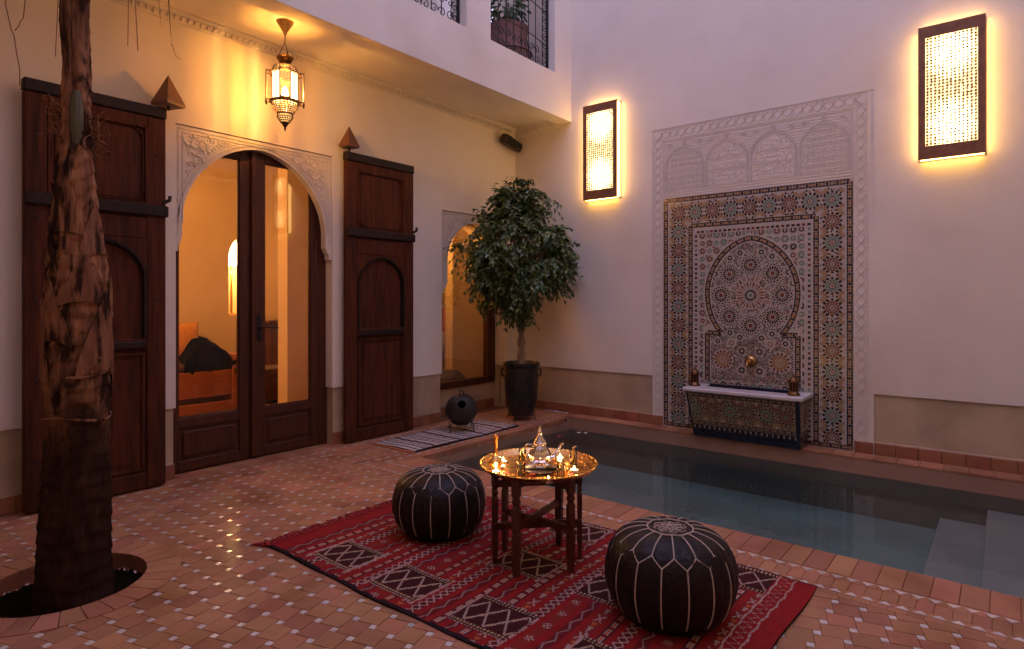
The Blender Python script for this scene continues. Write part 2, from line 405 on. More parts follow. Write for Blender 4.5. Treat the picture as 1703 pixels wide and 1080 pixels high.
while x < -.02:
    rowpoly(x, -.130, x+.098, -.002); rowpoly(x, -.26, x+.098, -.132); rowpoly(x, -.341, x+.098, -.262); x += .0995
x = -3.8
while x < -2.55: rowpoly(x, .0, x+.098, .10); x += .0995
y = PY1
while y > -6.2: rowpoly(PX1+.002, y-.198, -.003, y); y -= .2
tag(stuffmesh('border_strips', polys, TERRA, z1=-.0006, hj=.0004), kind='stuff')
tri = {}
def trimesh(kind):
    b = MB(); s1 = -1 if kind == 0 else 1
    P_ = [(-.013*s1*-1, -.022), (.013*s1*1, 0), (-.013*s1*-1, .022)] if False else [(-s1*.015, -.025), (s1*.016, 0), (-s1*.015, .025)]
    if s1 < 0: P_ = P_[::-1]
    b.prism(P_, lambda u, v, w_: (u, v, w_), -.002, .0008); return b
for kind, xx in ((0, -2.598), (1, -2.742)):
    y = -.80 if kind == 0 else -.70; me = None
    while y > -4.85:
        if me is None: ob = trimesh(kind).build('border_triangle', INLAY, floor); me = ob.data
        else: ob = bpy.data.objects.new('border_triangle', me); COL.objects.link(ob); ob.parent = floor
        ob.location = (xx, y, 0); y -= .0615
me = None
pts = [(x_, -.695) for x_ in np.arange(-2.70, -.1, .0995)]+[(x_, -.80) for x_ in np.arange(-2.56, -.2, .0995)]
pts += [(x_, -.148) for x_ in np.arange(-5.2, -.1, .0995)]+[(x_, -.272) for x_ in np.arange(-5.2, -2.8, .0995)]
b = MB()
for (x_, y_) in pts: b.box((x_-.020, y_-.011, -.002), (x_+.020, y_+.011, .0009))
tag(b.build('border_inlays', INLAY, floor), kind='stuff')
b = MB(); rn = []
for i in range(30):
    a0 = 2*pi*i/30+.006; a1 = 2*pi*(i+1)/30-.006; P_ = []
    for k in range(4): a = a0+(a1-a0)*k/3; P_.append((HC[0]+HR*cos(a), HC[1]+HR*sin(a)))
    for k in range(4): a = a1+(a0-a1)*k/3; P_.append((HC[0]+RR*cos(a), HC[1]+RR*sin(a)))
    bb = MB(); bb.prism(P_[::-1], lambda u, v, w_: (u, v, w_), -.03, .0035+random.uniform(-.0006, .0006)); bb.build('ring_tile', TERRA, floor)

# ------------------------------------------------------------------ pool
b = MB()
b.box((PX0-.05, PY0, -.60), (PX0-.002, PY1, -.046)); b.box((PX0, PY1+.002, -.60), (PX1+.10, PY1+.06, -.046)); b.box((-.33, PY1+.061, -.046), (-.02, PY1+.12, -.006)); b.box((-.2375, PY1+.002, -.045), (PX1+.10, PY1+.06, -.006)); b.box((PX1+.002, PY0, -.125), (.0, PY1, -.006))
b.box((PX0, PY0-.05, -.60), (PX1, PY0-.002, -.006))
pool = b.build('pool', POOLW); tag(pool, kind='structure')
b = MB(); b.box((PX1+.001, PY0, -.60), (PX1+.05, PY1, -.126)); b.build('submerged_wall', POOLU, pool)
b = MB(); b.box((PX0, PY0, -.60), (PX1, PY1, -.44)); b.build('pool_floor', POOLF, pool)
b = MB(); b.cbox((PX0+.002, -4.43, -.45), (PX1-.002, -4.155, -.345)); b.build('pool_step', STEPM, pool)
b = MB(); b.cbox((PX0+.002, PY0, -.45), (PX1-.002, -4.432, -.228)); b.build('pool_step', STEPM, pool)
b = MB(); b.add([(PX0, PY0, -.12), (PX1, PY0, -.12), (PX1, PY1, -.12), (PX0, PY1, -.12)], [(0, 1, 2, 3)])
wt = b.build('water', WATER); tag(wt, kind='structure')
led = []; y = PY1
while y > -5.2: led.append((PX1+.001, y-.147, -.028, y-.001)); y -= .149
rects('ledge_tile', TERRA, led, z0=-.0045, z1=.012)

# ------------------------------------------------------------------ walls
XD0, XD1 = -3.82, -2.536; XW0, XW1 = -1.215, -.17; ZD = .495; HT = 7.4
lw = thing('door_wall', 'long white plaster wall with the arched door and arched window under the balcony', 'wall', (-2.5, 0, 0))
b = MB()
for x0, x1 in ((-8.6, XD0), (XD1, XW0), (XW1, .0)):
    b.box((x0, 0, ZD), (x1, .10, 3.30)); 
b.box((XD0, 0, 2.497), (XD1, .10, 3.30)); b.box((XW0, 0, 2.19), (XW1, .10, 3.30))
# rear slab with wider openings
for x0, x1 in ((-8.6, -3.90), (-2.48, -1.218), (XW1+.003, 0)): b.box((x0, .165 if x0 != XW1+.003 else .10, .0), (x1, .35, 3.30))
b.box((-3.90, .165, 2.50), (-2.48, .35, 3.3)); b.box((-1.218, .10, 2.192), (XW1+.003, .35, 3.3)); b.box((-1.26, .10, ZD), (-1.216, .35, 2.2))
b.build('plaster', PLASTER, lw, world=True)
b = MB()
for x0, x1 in ((-8.6, XD0), (XD1, XW0), (XW1, .0)): b.box((x0+(.012 if x0 == XD1 or x0 == XW1 else 0), .014, 0), (x1-(.012 if x1 < 0 else 0), .10, ZD-.001))
b.box((XW0-.04, .20, 0), (XW1+.02, .26, .29)); b.box((XW1-.0, .10, 0), (.0, .20, ZD)); b.box((XW0-.05, .10, 0), (XW0-.012, .20, ZD))
b.build('dado', DADO, lw, world=True)
def skirt(parent, runs, h=.10, t=.014, wt_=.145):
    cache = {}
    for (ax, a0, a1, fixed, z0) in runs:
        n = max(1, round(abs(a1-a0)/wt_)); st = (a1-a0)/n
        for i in range(n):
            c = a0+st*(i+.5); k = (ax, round(abs(st), 4))
            if k not in cache:
                b = MB(); hw = abs(st)/2-.0015
                b.cbox((-hw, -t, 0), (hw, 0, h), .003) if ax == 'x' else b.cbox((-t, -hw, 0), (0, hw, h), .003)
                ob = b.build('skirting_tile', TERRA2, parent); cache[k] = ob.data
            else: ob = bpy.data.objects.new('skirting_tile', cache[k]); COL.objects.link(ob); ob.parent = parent
            w0 = (c, fixed, z0) if ax == 'x' else (fixed, c, z0)
            ob.location = Vector(w0)-parent.location+Vector((0, random.uniform(-.0005, .0005), random.uniform(-.001, .001)))
skirt(lw, [('x', -5.6, XD0-.006, .012, 0), ('x', XD1+.006, XW0-.012, .012, 0), ('x', XW0+.0, XW1, .198, 0), ('x', XW1, -.016, .012, 0)])
b = MB(); b.tube([(x_, .012, .104) for x_ in (-8.5, XD0-.012)], .006, 6); b.tube([(x_, .012, .104) for x_ in (XD1+.012, XW0-.012)], .006, 6)
b.build('skirting_cap', DADO, lw, world=True)

fw = thing('fountain_wall', 'tall white plaster wall behind the pool carrying the mosaic fountain', 'wall', (0, -3, 0))
CY0, CY1 = -1.765, -3.665      # carved panel
b = MB(); b.box((0, CY0, ZD), (.25, .35, HT)); b.box((0, -7.6, ZD), (.25, CY1-.04, HT)); b.box((.0, CY1-.04, 2.957), (.25, CY0, HT)); b.box((.005, CY1-.04, 0), (.25, CY0, 2.955))
b.build('plaster', PLASTER, fw, world=True)
b = MB(); b.box((.014, CY0, 0), (.25, .35, ZD-.001)); b.box((.014, -7.6, 0), (.25, CY1-.04, ZD-.001)); b.build('dado', DADO, fw, world=True)
skirt(fw, [('y', -.0, CY0+.0, .012, 0), ('y', -1.77, -1.88, .006, 0), ('y', -3.565, -3.70, .006, 0), ('y', -3.705, -5.2, .012, 0)])
b = MB(); b.tube([(.012, y_, .104) for y_ in (-.02, CY0)], .006, 6); b.tube([(.012, y_, .104) for y_ in (CY1-.045, -7.5)], .007, 6)
b.build('skirting_cap', DADO, fw, world=True)

# balcony wing above the door wall
bw = thing('balcony_wall', 'upper white wall overhanging the doors, with two iron-grilled openings', 'wall', (-2.5, -.79, 3.228))
BY = -.792; BZ = 3.228; SZ = 3.685
b = MB(); WB = (-1.361, -.313); WA = (-2.85, -1.688); WT = 5.0
def bseg(x0, x1, z0, z1): b.box((x0, BY, z0), (x1, BY+.18, z1))
bseg(-8.6, 0.0, BZ, SZ); bseg(-8.6, 0.0, WT, HT); bseg(-8.6, WA[0], SZ, WT); bseg(WA[1], WB[0], SZ, WT); bseg(WB[1], 0, SZ, WT)
b.build('plaster', PLASTER, bw, world=True)
b = MB(); b.box((-8.6, BY+.18, 3.275), (0, .35, 3.42)); b.build('soffit', PLASTER, bw, world=True)
b = MB(); b.box((-8.6, .9, 3.42), (0, 1.0, 6.4)); b.build('gallery_back_wall', PLASTER, bw, world=True)
b = MB(); b.box((-8.6, .35, 3.30), (.0, 1.0, 3.42)); b.box((-8.6, -.6, HT-.1), (0, 1.0, HT)); b.build('gallery_slab', PLASTER, bw, world=True)
# cornice, carved
b = MB()
prof = [(0, 0), (-.010, 0), (-.014, .012), (-.014, .03), (-.040, .052), (-.052, .062), (-.052, .075), (0, .075)]
V = [(-8.6, p[0], 3.20+p[1]) for p in prof]+[(-.0, p[0], 3.20+p[1]) for p in prof]; n = len(prof)
b.add(V, [(i, i+1, n+i+1, n+i) for i in range(n-1)])
V = [(p[0], 0, 3.20+p[1]) for p in prof]+[(p[0], BY+.19, 3.20+p[1]) for p in prof]
b.add(V, [(i, n+i, n+i+1, i+1) for i in range(n-1)]+[tuple(range(n, 2*n))])
x = -5.4
while x < -.06:
    b.obox((x, -.022, 3.233), (.012, 0, 0), (0, .006, .008), (0, .012, -.012)); b.tube([(x+.02+.009*cos(t), -.030-.008*sin(t), 3.240+.009*sin(t)) for t in np.linspace(0, 5, 6)], .003, 3); x += .045
y = -.06
while y > BY+.22: b.obox((-.022, y, 3.233), (0, .012, 0), (.006, 0, .008), (.012, 0, -.012)); y -= .045
co = b.build('carved_cornice', STUCCO, bw, world=True)
# hidden sides of the courtyard
b = MB(); b.box((-7.1, -6.5, 0), (-6.9, -.001, HT)); b.box((-6.9, -6.5, 0), (-.001, -6.3, HT)); b.box((-6.899, -6.299, 3.28), (-5.95, -.80, 3.42)); b.box((-5.95, -5.349, 3.23), (-5.80, -.80, HT)); b.box((-5.949, -6.299, 3.281), (-.001, -5.35, 3.42)); b.box((-5.95, -5.50, 3.23), (-.001, -5.35, HT))   # unseen galleries added behind the photographer to keep sky light off the lower walls
tag(b.build('courtyard_walls_and_sky_blockers', PLASTER), kind='structure')

# ------------------------------------------------------------------ relief helpers
def spiral(c, r0, turns, a0, sgn=1, n=12):
    return [(c[0]+r0*(1-t*.8)*cos(a0+sgn*t*turns*2*pi), c[1]+r0*(1-t*.8)*sin(a0+sgn*t*turns*2*pi)) for t in np.linspace(0, 1, n)]
def stripe(b, pts, w_, fn, h0, h1, m=0):
    for (p, r) in zip(pts[:-1], pts[1:]):
        d = (r[0]-p[0], r[1]-p[1]); l = hypot(*d)
        if l < 1e-5: continue
        nx, ny = -d[1]/l*w_/2, d[0]/l*w_/2; ex, ey = d[0]/l*w_*.15, d[1]/l*w_*.15
        b.prism([(p[0]+nx-ex, p[1]+ny-ey), (p[0]-nx-ex, p[1]-ny-ey), (r[0]-nx+ex, r[1]-ny+ey), (r[0]+nx+ex, r[1]+ny+ey)], fn, h0, h1, m)
def arch_pts(cx, hw, zs, za, n=24, pointed=.08):
    """pointed-round arch from left springing to right"""
    R_ = []
    for t in np.linspace(0, 1, n):
        a = pi*(1-t); x = cos(a); z = sin(a); z = z*(1-pointed)+pointed*(1-abs(x))
        R_.append((cx+hw*x, zs+(za-zs)*z))
    return R_

# arched stucco panels over door and window
def stucco_panel(name, label, x0, x1, ztop, zbot, cx, hw, zs, za, y0, y1, seed):
    random.seed(seed)
    fn = lambda u, v, w_: (u, y0-w_, v)
    t = thing(name, label, 'panel', ((x0+x1)/2, y0, zbot))
    A = arch_pts(cx, hw, zs, za, 40); b = MB()
    # spandrel quads between arch and top edge / sides, front & back & intrados
    out = []
    for (x, z) in A: out.append((x, ztop))
    for yy, flip in ((y0, False), (y1, True)):
        for i in range(len(A)-1):
            f = [(A[i][0], yy, A[i][1]), (A[i+1][0], yy, A[i+1][1]), (A[i+1][0], yy, ztop), (A[i][0], yy, ztop)]
            b.add(f, [(0, 1, 2, 3) if not flip else (3, 2, 1, 0)])
        for xa, xb in ((x0, A[0][0]), (A[-1][0], x1)):
            f = [(xa, yy, zs), (xb, yy, zs), (xb, yy, ztop), (xa, yy, ztop)]; b.add(f, [(0, 1, 2, 3) if not flip else (3, 2, 1, 0)])
    for i in range(len(A)-1): b.add([(A[i][0], y0, A[i][1]), (A[i][0], y1, A[i][1]), (A[i+1][0], y1, A[i+1][1]), (A[i+1][0], y0, A[i+1][1])], [(0, 1, 2, 3)])
    # legs with corbels
    for sgn, xe, xi in ((-1, x0, A[0][0]), (1, x1, A[-1][0])):
        e = (xi-xe); steps = [(zs, xi), (zbot+.10, xi), (zbot+.085, xi-e*.18), (zbot+.06, xi-e*.25), (zbot+.045, xi-e*.55), (zbot, xi-e*.62)]
        P_ = [(xe, zs)]+[(s_[1], s_[0]) for s_ in steps]+[(xe, zbot)]
        if sgn < 0: P_ = P_[::-1]
        n = len(P_); F = [list(range(n)), list(range(2*n-1, n-1, -1))]+[(i, n+i, n+(i+1) % n, (i+1) % n) for i in range(n)]
        b.add([(p[0], y0, p[1]) for p in P_]+[(p[0], y1, p[1]) for p in P_], F)
    b.build('stucco_arch', STUCCO, t, world=True, smooth=True, sharp=30)
    b = MB()
    e = .022
    stripe(b, [(x0+e, zbot+.12), (x0+e, ztop-e), (x1-e, ztop-e), (x1-e, zbot+.12)], .010, fn, 0, .006)
    stripe(b, [(x0+2.2*e, zs), (x0+2.2*e, ztop-2.2*e), (x1-2.2*e, ztop-2.2*e), (x1-2.2*e, zs)], .006, fn, 0, .006)
    stripe(b, arch_pts(cx, hw+.030, zs, za+.030, 40), .010, fn, 0, .006); stripe(b, arch_pts(cx, hw+.055, zs, za+.05, 40), .005, fn, 0, .005)
    def inside(u, v, mg):
        if not (x0+.055+mg < u < x1-.055-mg and zs-.1 < v < ztop-.045-mg): return False
        dx = (u-cx)/(hw+.045+mg); 
        if abs(dx) >= 1: return True
        return v > zs+(za+.045+mg-zs)*(sqrt(1-dx*dx)*.92+.08*(1-abs(dx)))
    pl = []
    for _ in range(7000):
        r = random.choice((.05, .042, .034, .026, .02, .015)); u = random.uniform(x0, x1); v = random.uniform(zs, ztop)
        if inside(u, v, r*.75) and all(hypot(u-p[0], v-p[1]) > (r+p[2])*.72 for p in pl): pl.append((u, v, r))
    for u, v, r in pl:
        a0 = random.uniform(0, 6.28); sg = random.choice((-1, 1)); sp = spiral((u, v), r, 1.15, a0, sg, 14)
        b.tube([(p[0], y0-.001, p[1]) for p in sp], [.0085*(.5+r*12)*(1-.5*i/14) for i in range(14)], 5)
        if r > .025:
            for k in range(3):
                a = a0+k*2.1; c = (u+r*1.02*cos(a), v+r*1.02*sin(a)); a += 1.2
                b.prism([(c[0]-.016*cos(a), c[1]-.016*sin(a)), (c[0]+.007*sin(a), c[1]-.007*cos(a)), (c[0]+.018*cos(a), c[1]+.018*sin(a)), (c[0]-.007*sin(a), c[1]+.007*cos(a))], fn, 0, .010)
    tag(b.build('carved_scrollwork', STUCCO, t, world=True, smooth=True, sharp=50), kind='stuff')
    return t
stucco_panel('door_stucco_panel', 'carved white stucco arch panel set over the glazed double door', XD0+.002, XD1-.002, 2.494, 1.60, -3.185, .588, 1.80, 2.43, .012, .080, 5)
stucco_panel('window_stucco_panel', 'small carved stucco arch panel over the window behind the leafy tree', XW0+.003, XW1-.003, 2.187, 1.33, (XW0+XW1)/2, .425, 1.66, 2.10, .016, .098, 8)

# ------------------------------------------------------------------ double door
dr = thing('double_door', 'arched double door of dark wood with tall glass panes', 'door', (-3.19, .13, 0))
b = MB(); b.box((-3.834, .112, 0), (-2.601, .155, .011)); b.cbox((-3.90, .101, 0), (-3.835, .163, 2.50)); b.cbox((-2.60, .101, 0), (-2.485, .163, 2.50)); b.cbox((-3.834, .101, 2.43), (-2.601, .163, 2.50)); b.build('frame', DOORW, dr, world=True)
def leaf(x0, x1, gx0, gx1, stepx, label):
    b = MB(); ya, yb = .104, .150
    b.cbox((x0, ya, .012), (gx0, yb, 2.428)); b.cbox((gx1, ya, .012), (x1, yb, 2.428))
    b.cbox((gx0+.0005, ya, 2.352), (gx1-.0005, yb, 2.428)); b.cbox((gx0+.0005, ya, .325), (gx1-.0005, yb, .392)); b.cbox((gx0+.0005, ya, .012), (gx1-.0005, yb, .085))
    b.box((gx0+.0005, ya+.015, .085), (gx1-.0005, yb-.01, .325))
    for z0, z1 in ((.392, 2.352),):
        m_ = .012; b.box((gx0, ya+.014, z0), (gx0+m_, ya+.026, z1)); b.box((gx1-m_, ya+.014, z0), (gx1, ya+.026, z1)); b.box((gx0+m_, ya+.014, z0), (gx1-m_, ya+.026, z0+m_)); b.box((gx0+m_, ya+.014, z1-m_), (gx1-m_, ya+.026, z1))
    o = b.build('door_leaf', DOORW, dr, world=True)
    b = MB(); b.cbox((gx0+.035, ya+.002, .115), (gx1-.035, ya+.0149, .295), .010); b.build('panel', DOORW, o, world=True)
    b = MB(); b.box((gx0+.002, ya+.027, .394), (gx1-.002, ya+.031, 2.350)); b.build('pane', GLASSP, o, world=True)
    return o
leaf(-3.832, -3.206, -3.762, -3.306, 0, ''); rl = leaf(-3.203, -2.602, -3.108, -2.682, 0, '')
b = MB(); b.cbox((-3.225, .090, .02), (-3.185, .1035, 2.428), .004); b.build('astragal', DOORW, rl, world=True)
b = MB(); b.cbox((-3.177, .096, .93), (-3.140, .1038, 1.14), .003); b.tube([(-3.158, .098, 1.035), (-3.158, .058, 1.035), (-3.130, .050, 1.037), (-3.02, .050, 1.030)], [.007, .007, .007, .006], 8)
b.tube([(-3.158, .097, .965), (-3.158, .088, .965)], .008, 8)
b.build('handle', IRON, rl, world=True, smooth=True)
hp = Vector((-2.604+3.19, 0, 0)); ph_ = radians(1.6); rl.rotation_euler = (0, 0, ph_); rl.location = hp-Matrix.Rotation(ph_, 3, 'Z') @ hp   # right leaf a touch ajar

# ------------------------------------------------------------------ window in the niche
wn = thing('arched_window', 'arched wooden window by the corner, half hidden by the potted tree', 'window', (-.69, .2, .28))
b = MB(); ya, yb = .165, .24; x0, x1, z0, z1 = XW0+.004, XW1-.004, .292, 2.18
b.cbox((x0, ya, z0), (x1, yb, z0+.075)); b.cbox((x0, ya, z0+.0755), (x0+.10, yb, z1)); b.cbox((x1-.125, ya, z0+.0755), (x1, yb, z1)); b.cbox((x0+.1005, ya, z1-.08), (x1-.1255, yb, z1))
b.build('frame', DOORW, wn, world=True)
b = MB(); b.box((x0+.098, .205, z0+.073), (x1-.123, .209, z1-.078)); b.build('pane', GLASSP, wn, world=True)

# ------------------------------------------------------------------ open shutters against the wall
def shutter(name, label, x0, x1, yf, seed):
    random.seed(seed); t = thing(name, label, 'shutter', ((x0+x1)/2, yf+.03, .01)); H = 2.545; yb = yf+.05; wd = x1-x0
    sx = wd*.15; L_, R_ = x0+sx, x1-sx
    b = MB()
    b.cbox((x0, yf, .012), (L_, yb, H-.075), .006); b.cbox((R_, yf, .012), (x1, yb, H-.075), .006)   # stiles
    for z0, z1 in ((.012, .115), (.93, 1.0), (1.66, 1.80), (2.40, H-.075)): b.cbox((L_+.0005, yf+.001, z0), (R_-.0005, yb-.001, z1), .005)
    b.build('frame', WOOD, t, world=True)
    b = MB(); b.cbox((x0-.004, yf-.010, H-.0745), (x1+.004, yb+.004, H), .008); b.build('top_rail', WOODD, t, world=True)
    b = MB(); b.cbox((x0-.002, yf-.020, 1.81), (x1+.012, yf-.0005, 1.885), .010); b.tube([(x1-.03, yf-.028, 1.90), (x1+.01, yf-.034, 1.925), (x1+.018, yf-.02, 1.95)], .012, 7); b.build('iron_strap', WOODD, t, world=True)
    # upper square panel with moulding
    b = MB(); b.box((L_, yf+.02, 1.80), (R_, yf+.035, 2.40)); b.build('upper_panel', WOOD, t, world=True)
    b = MB(); cc = .055; zl, zh = 1.905, 2.385; l, r = L_+.022, R_-.022
    oct_ = [(l+cc, zl), (r-cc, zl), (r-cc*.4, zl+cc*.4), (r, zl+cc), (r, zh-cc), (r-cc*.4, zh-cc*.4), (r-cc, zh), (l+cc, zh), (l+cc*.4, zh-cc*.4), (l, zh-cc), (l, zl+cc), (l+cc*.4, zl+cc*.4)]
    fn = lambda u, v, w_: (u, yf+.02-w_, v)
    b.prism([(p[0]*.94+(l+r)/2*.06, p[1]*.95+(zl+zh)/2*.05) for p in oct_], fn, 0, .008)
    b.build('raised_field', WOOD, t, world=True)
    b = MB(); stripe(b, [(L_+.006, 1.885), (R_-.006, 1.885), (R_-.006, 2.395), (L_+.006, 2.395), (L_+.006, 1.885)], .014, fn, 0, .026); stripe(b, oct_+oct_[:1], .010, fn, 0, .014); b.build('moulding', WOOD, t, world=True)
    # arched wicket panel
    cx = (L_+R_)/2; hw = (R_-L_)/2-.012
    A = [(cx-hw, 1.0)]+arch_pts(cx, hw, 1.40, 1.64, 24, .06)+[(cx+hw, 1.0)]
    b = MB(); b.box((L_, yf+.022, .115), (R_, yf+.036, 1.66)); b.build('back_boards', WOOD, t, world=True)
    b = MB()   # spandrels proud of the arch
    for i in range(1, len(A)-2):
        b.prism([A[i], A[i+1], (A[i+1][0], 1.66), (A[i][0], 1.66)], fn, .0, .019)
    b.prism([(L_, 1.40), A[1], (A[1][0], 1.66), (L_, 1.66)], fn, 0, .019); b.prism([A[-2], (R_, 1.40), (R_, 1.66), (A[-2][0], 1.66)], fn, 0, .019)
    b.prism([(L_, 1.0), (cx-hw, 1.0), (cx-hw, 1.40), (L_, 1.40)], fn, 0, .019); b.prism([(cx+hw, 1.0), (R_, 1.0), (R_, 1.40), (cx+hw, 1.40)], fn, 0, .019)
    b.build('arched_surround', WOOD, t, world=True)
    b = MB(); stripe(b, A, .018, fn, .0, .030); stripe(b, [(p[0]*.93+cx*.07, p[1]*.98+.02) for p in A], .007, fn, 0, .006); b.build('arch_moulding', WOODD, t, world=True)
    b = MB(); b.cbox((L_+.01, yf-.016, .935), (R_-.01, yf-.0002, .985), .008); b.build('middle_bar', WOODD, t, world=True)
    b = MB(); l, r = L_+.02, R_-.02
    stripe(b, [(l, .14), (r, .14), (r, .90), (l, .90), (l, .14)], .016, fn, 0, .016); b.prism([(l+.05, .19), (r-.05, .19), (r-.05, .86), (l+.05, .86)], fn, 0, .010); b.build('lower_panel', WOOD, t, world=True)
    nm_ = None
    for k in range(5):
        for xx in (x0+sx*.5, x1-sx*.5):
            if nm_ is None: b = MB(); b.lathe([(.0001, -.006), (.009, -.004), (.010, 0)], 8, rot=Matrix.Rotation(-pi/2, 3, 'X')); o = b.build('nail', IRON, t); nm_ = o.data
            else: o = bpy.data.objects.new('nail', nm_); COL.objects.link(o); o.parent = t
            o.location = Vector((xx, yf, .3+k*.48))-t.location
    return t
shutter('wooden_shutter', 'tall carved wooden shutter folded back on the wall behind the palm trunk', -4.700, -3.932, -.12, 1)
shutter('wooden_shutter', 'carved wooden shutter between the glazed door and the small window', -2.455, -1.684, -.09, 2)
def pyramid(x, y, z, w_, h, rz, label, rod):
    t = thing('pyramid_finial', label, 'finial', (x, y, z), rz, 'wooden pyramid finials on the shutter pivots')
    b = MB(); hw = w_/2
    b.add([(-hw,-hw,0),(hw,-hw,0),(hw,hw,0),(-hw,hw,0),(0,0,h),(-hw,-hw,-.018),(hw,-hw,-.018),(hw,hw,-.018),(-hw,hw,-.018)],
          [(0,1,4),(1,2,4),(2,3,4),(3,0,4),(5,6,1,0),(6,7,2,1),(7,8,3,2),(8,5,0,3),(8,7,6,5)])
    b.build('pyramid', PEG, t)
    b = MB(); b.tube([(0, 0, -rod), (0, 0, -.012)], .009, 8); b.build('pivot_rod', IRON, t)
pyramid(-3.915, -.115, 2.585, .145, .195, .35, 'larger wooden pyramid finial at the top corner of the shutter behind the palm', .045)
pyramid(-2.425, -.085, 2.60, .125, .17, .15, 'smaller wooden pyramid finial above the shutter right of the glazed door', .06)

# ------------------------------------------------------------------ rooms behind
rm = thing('sitting_room', 'warmly lit yellow room seen through the glazed double door', 'room', (-3.2, 1.4, 0))
b = MB(); b.box((-5.2, .35, -.02), (-1.30, 2.9, -.001)); b.build('floor_slab', TERRA2, rm, world=True)
b = MB(); b.box((-5.3, .36, 0), (-5.2, 2.7, 2.9)); b.box((-1.40, .36, 0), (-1.31, 2.7, 2.9)); b.box((-5.3, .36, 2.9), (-1.31, 2.9, 2.98))
nx0, nx1 = -2.165, -1.80
b.box((-5.3, 2.6, 0), (nx0, 2.8, 2.9)); b.box((nx1, 2.6, 0), (-1.31, 2.8, 2.9)); b.box((nx0, 2.6, 0), (nx1, 2.8, 1.07))
Ar = arch_pts((nx0+nx1)/2, (nx1-nx0)/2, 1.75, 2.03, 16, .15)
for i in range(15): b.add([(Ar[i][0], 2.6, Ar[i][1]), (Ar[i+1][0], 2.6, Ar[i+1][1]), (Ar[i+1][0], 2.6, 2.9), (Ar[i][0], 2.6, 2.9)], [(0, 1, 2, 3)])
b.add([(nx0-.02, 2.95, 1.0), (nx1+.02, 2.95, 1.0), (nx1+.02, 2.95, 2.1), (nx0-.02, 2.95, 2.1)], [(0, 1, 2, 3)]); b.box((nx0-.02, 2.8, 1.0), (nx0, 2.95, 2.1)); b.box((nx1, 2.8, 1.0), (nx1+.02, 2.95, 2.1)); b.box((nx0, 2.8, 1.0), (nx1, 2.95, 1.07)); b.box((nx0, 2.8, 2.04), (nx1, 2.95, 2.1))
b.box((-2.245, 1.20, 0), (-1.401, 1.38, 2.9))
b.build('walls', ROOMW, rm, world=True)
WARM = (1, .44, .11)
nl = thing('niche_lamp', 'glowing lamp standing in the arched niche behind the glass door', 'lamp', (-2.06, 2.75, 1.072))
b = MB(); b.lathe([(.0, 0), (.07, 0), (.07, .015), (.015, .03), (.012, .60)], 20); b.build('base', BRASS, nl, smooth=True)
b = MB(); b.lathe([(.05, .60), (.10, .66), (.11, .76), (.08, .86), (.02, .92)], 20, cap0=True, cap1=True); b.build('shade', emis('niche_lamp_shade', (1, .72, .30), 14*K_ROOM), nl, smooth=True)
light('niche_light', nl, (0, -.08, .52), 7*K_ROOM, WARM, .03)
wl = thing('room_fill_lamp', 'unseen slim lamp added on the back wall to light the sitting room', 'lamp', (-3.7, 2.598, 2.0))  # made-up lamp, kept out of view only to light the room
b = MB(); b.cbox((-.085, -.08, 0), (.085, -.07, .68), .004); b.box((-.085, -.07, 0), (-.08, 0, .68)); b.build('metal_case', BRASS, wl)
b = MB(); b.box((-.06, -.084, .04), (.06, -.081, .64)); b.build('shade', emis('room_fill_glow', (1, .60, .22), 1.6*K_ROOM), wl)
light('room_fill_light', wl, (0, -.22, .35), 12*K_ROOM, WARM, .08)
cl = thing('room_ceiling_lamp', 'ceiling lamp giving the warm light of the sitting room', 'lamp', (-4.2, 1.5, 2.9))
b = MB(); b.lathe([(.02, 0), (.02, -.25), (.10, -.30), (.14, -.42), (.09, -.50), (.0, -.52)], 20); b.build('shade', emis('ceiling_lamp_glow', (1, .6, .22), 5*K_ROOM), cl, smooth=True)
light('ceiling_lamp_light', cl, (0, 0, -.65), 26*K_ROOM, WARM, .12)
SOFAW = mat('orange_wood', (.32, .11, .035), (.22, .07, .022), scale=6, rough=.4, stretch=(1, 6, 6), world_=True)
sf = thing('wooden_bench', 'orange wooden bench against the wall of the lit room', 'bench', (-2.9, 2.4, 0))
b = MB(); b.cbox((-3.6, 2.15, .21), (-2.36, 2.20, .49), .006); b.cbox((-3.6, 2.20, .40), (-2.36, 2.58, .46), .006)
for k in range(5): b.box((-2.70+k*.035, 2.143, .24), (-2.69+k*.035, 2.1495, .47))
b.build('seat_box', SOFAW, sf, world=True)
b = MB(); b.cbox((-3.6, 2.12, .05), (-2.30, 2.16, .15), .006); b.build('foot_rail', SOFAW, sf, world=True)
b = MB(); b.cbox((-2.355, 2.13, 0), (-2.27, 2.58, .66), .008); b.build('arm', SOFAW, sf, world=True)
b = MB(); b.cbox((-3.6, 2.17, .491), (-2.37, 2.57, .58), .03); b.build('cushion', mat('dark_cushion', (.06, .02, .015), (.10, .04, .02), scale=30, rough=.9), sf, world=True)
def blob(b, c, r, seed, amp=.15, nu=20, nv=14, fr=1.6):
    V = []; F = []
    for j in range(nv+1):
        ph = pi*j/nv
        for i in range(nu):
            th = 2*pi*i/nu; d = Vector((sin(ph)*cos(th), sin(ph)*sin(th), cos(ph)))
            k = 1+amp*noise.noise(d*fr+Vector((seed, 0, 0))); V.append((c[0]+d[0]*r[0]*k, c[1]+d[1]*r[1]*k, c[2]+d[2]*r[2]*k))
    for j in range(nv):
        for i in range(nu): a = j*nu+i; a2 = j*nu+(i+1) % nu; F.append((a, a+nu, a2+nu, a2))
    b.add(V, F)
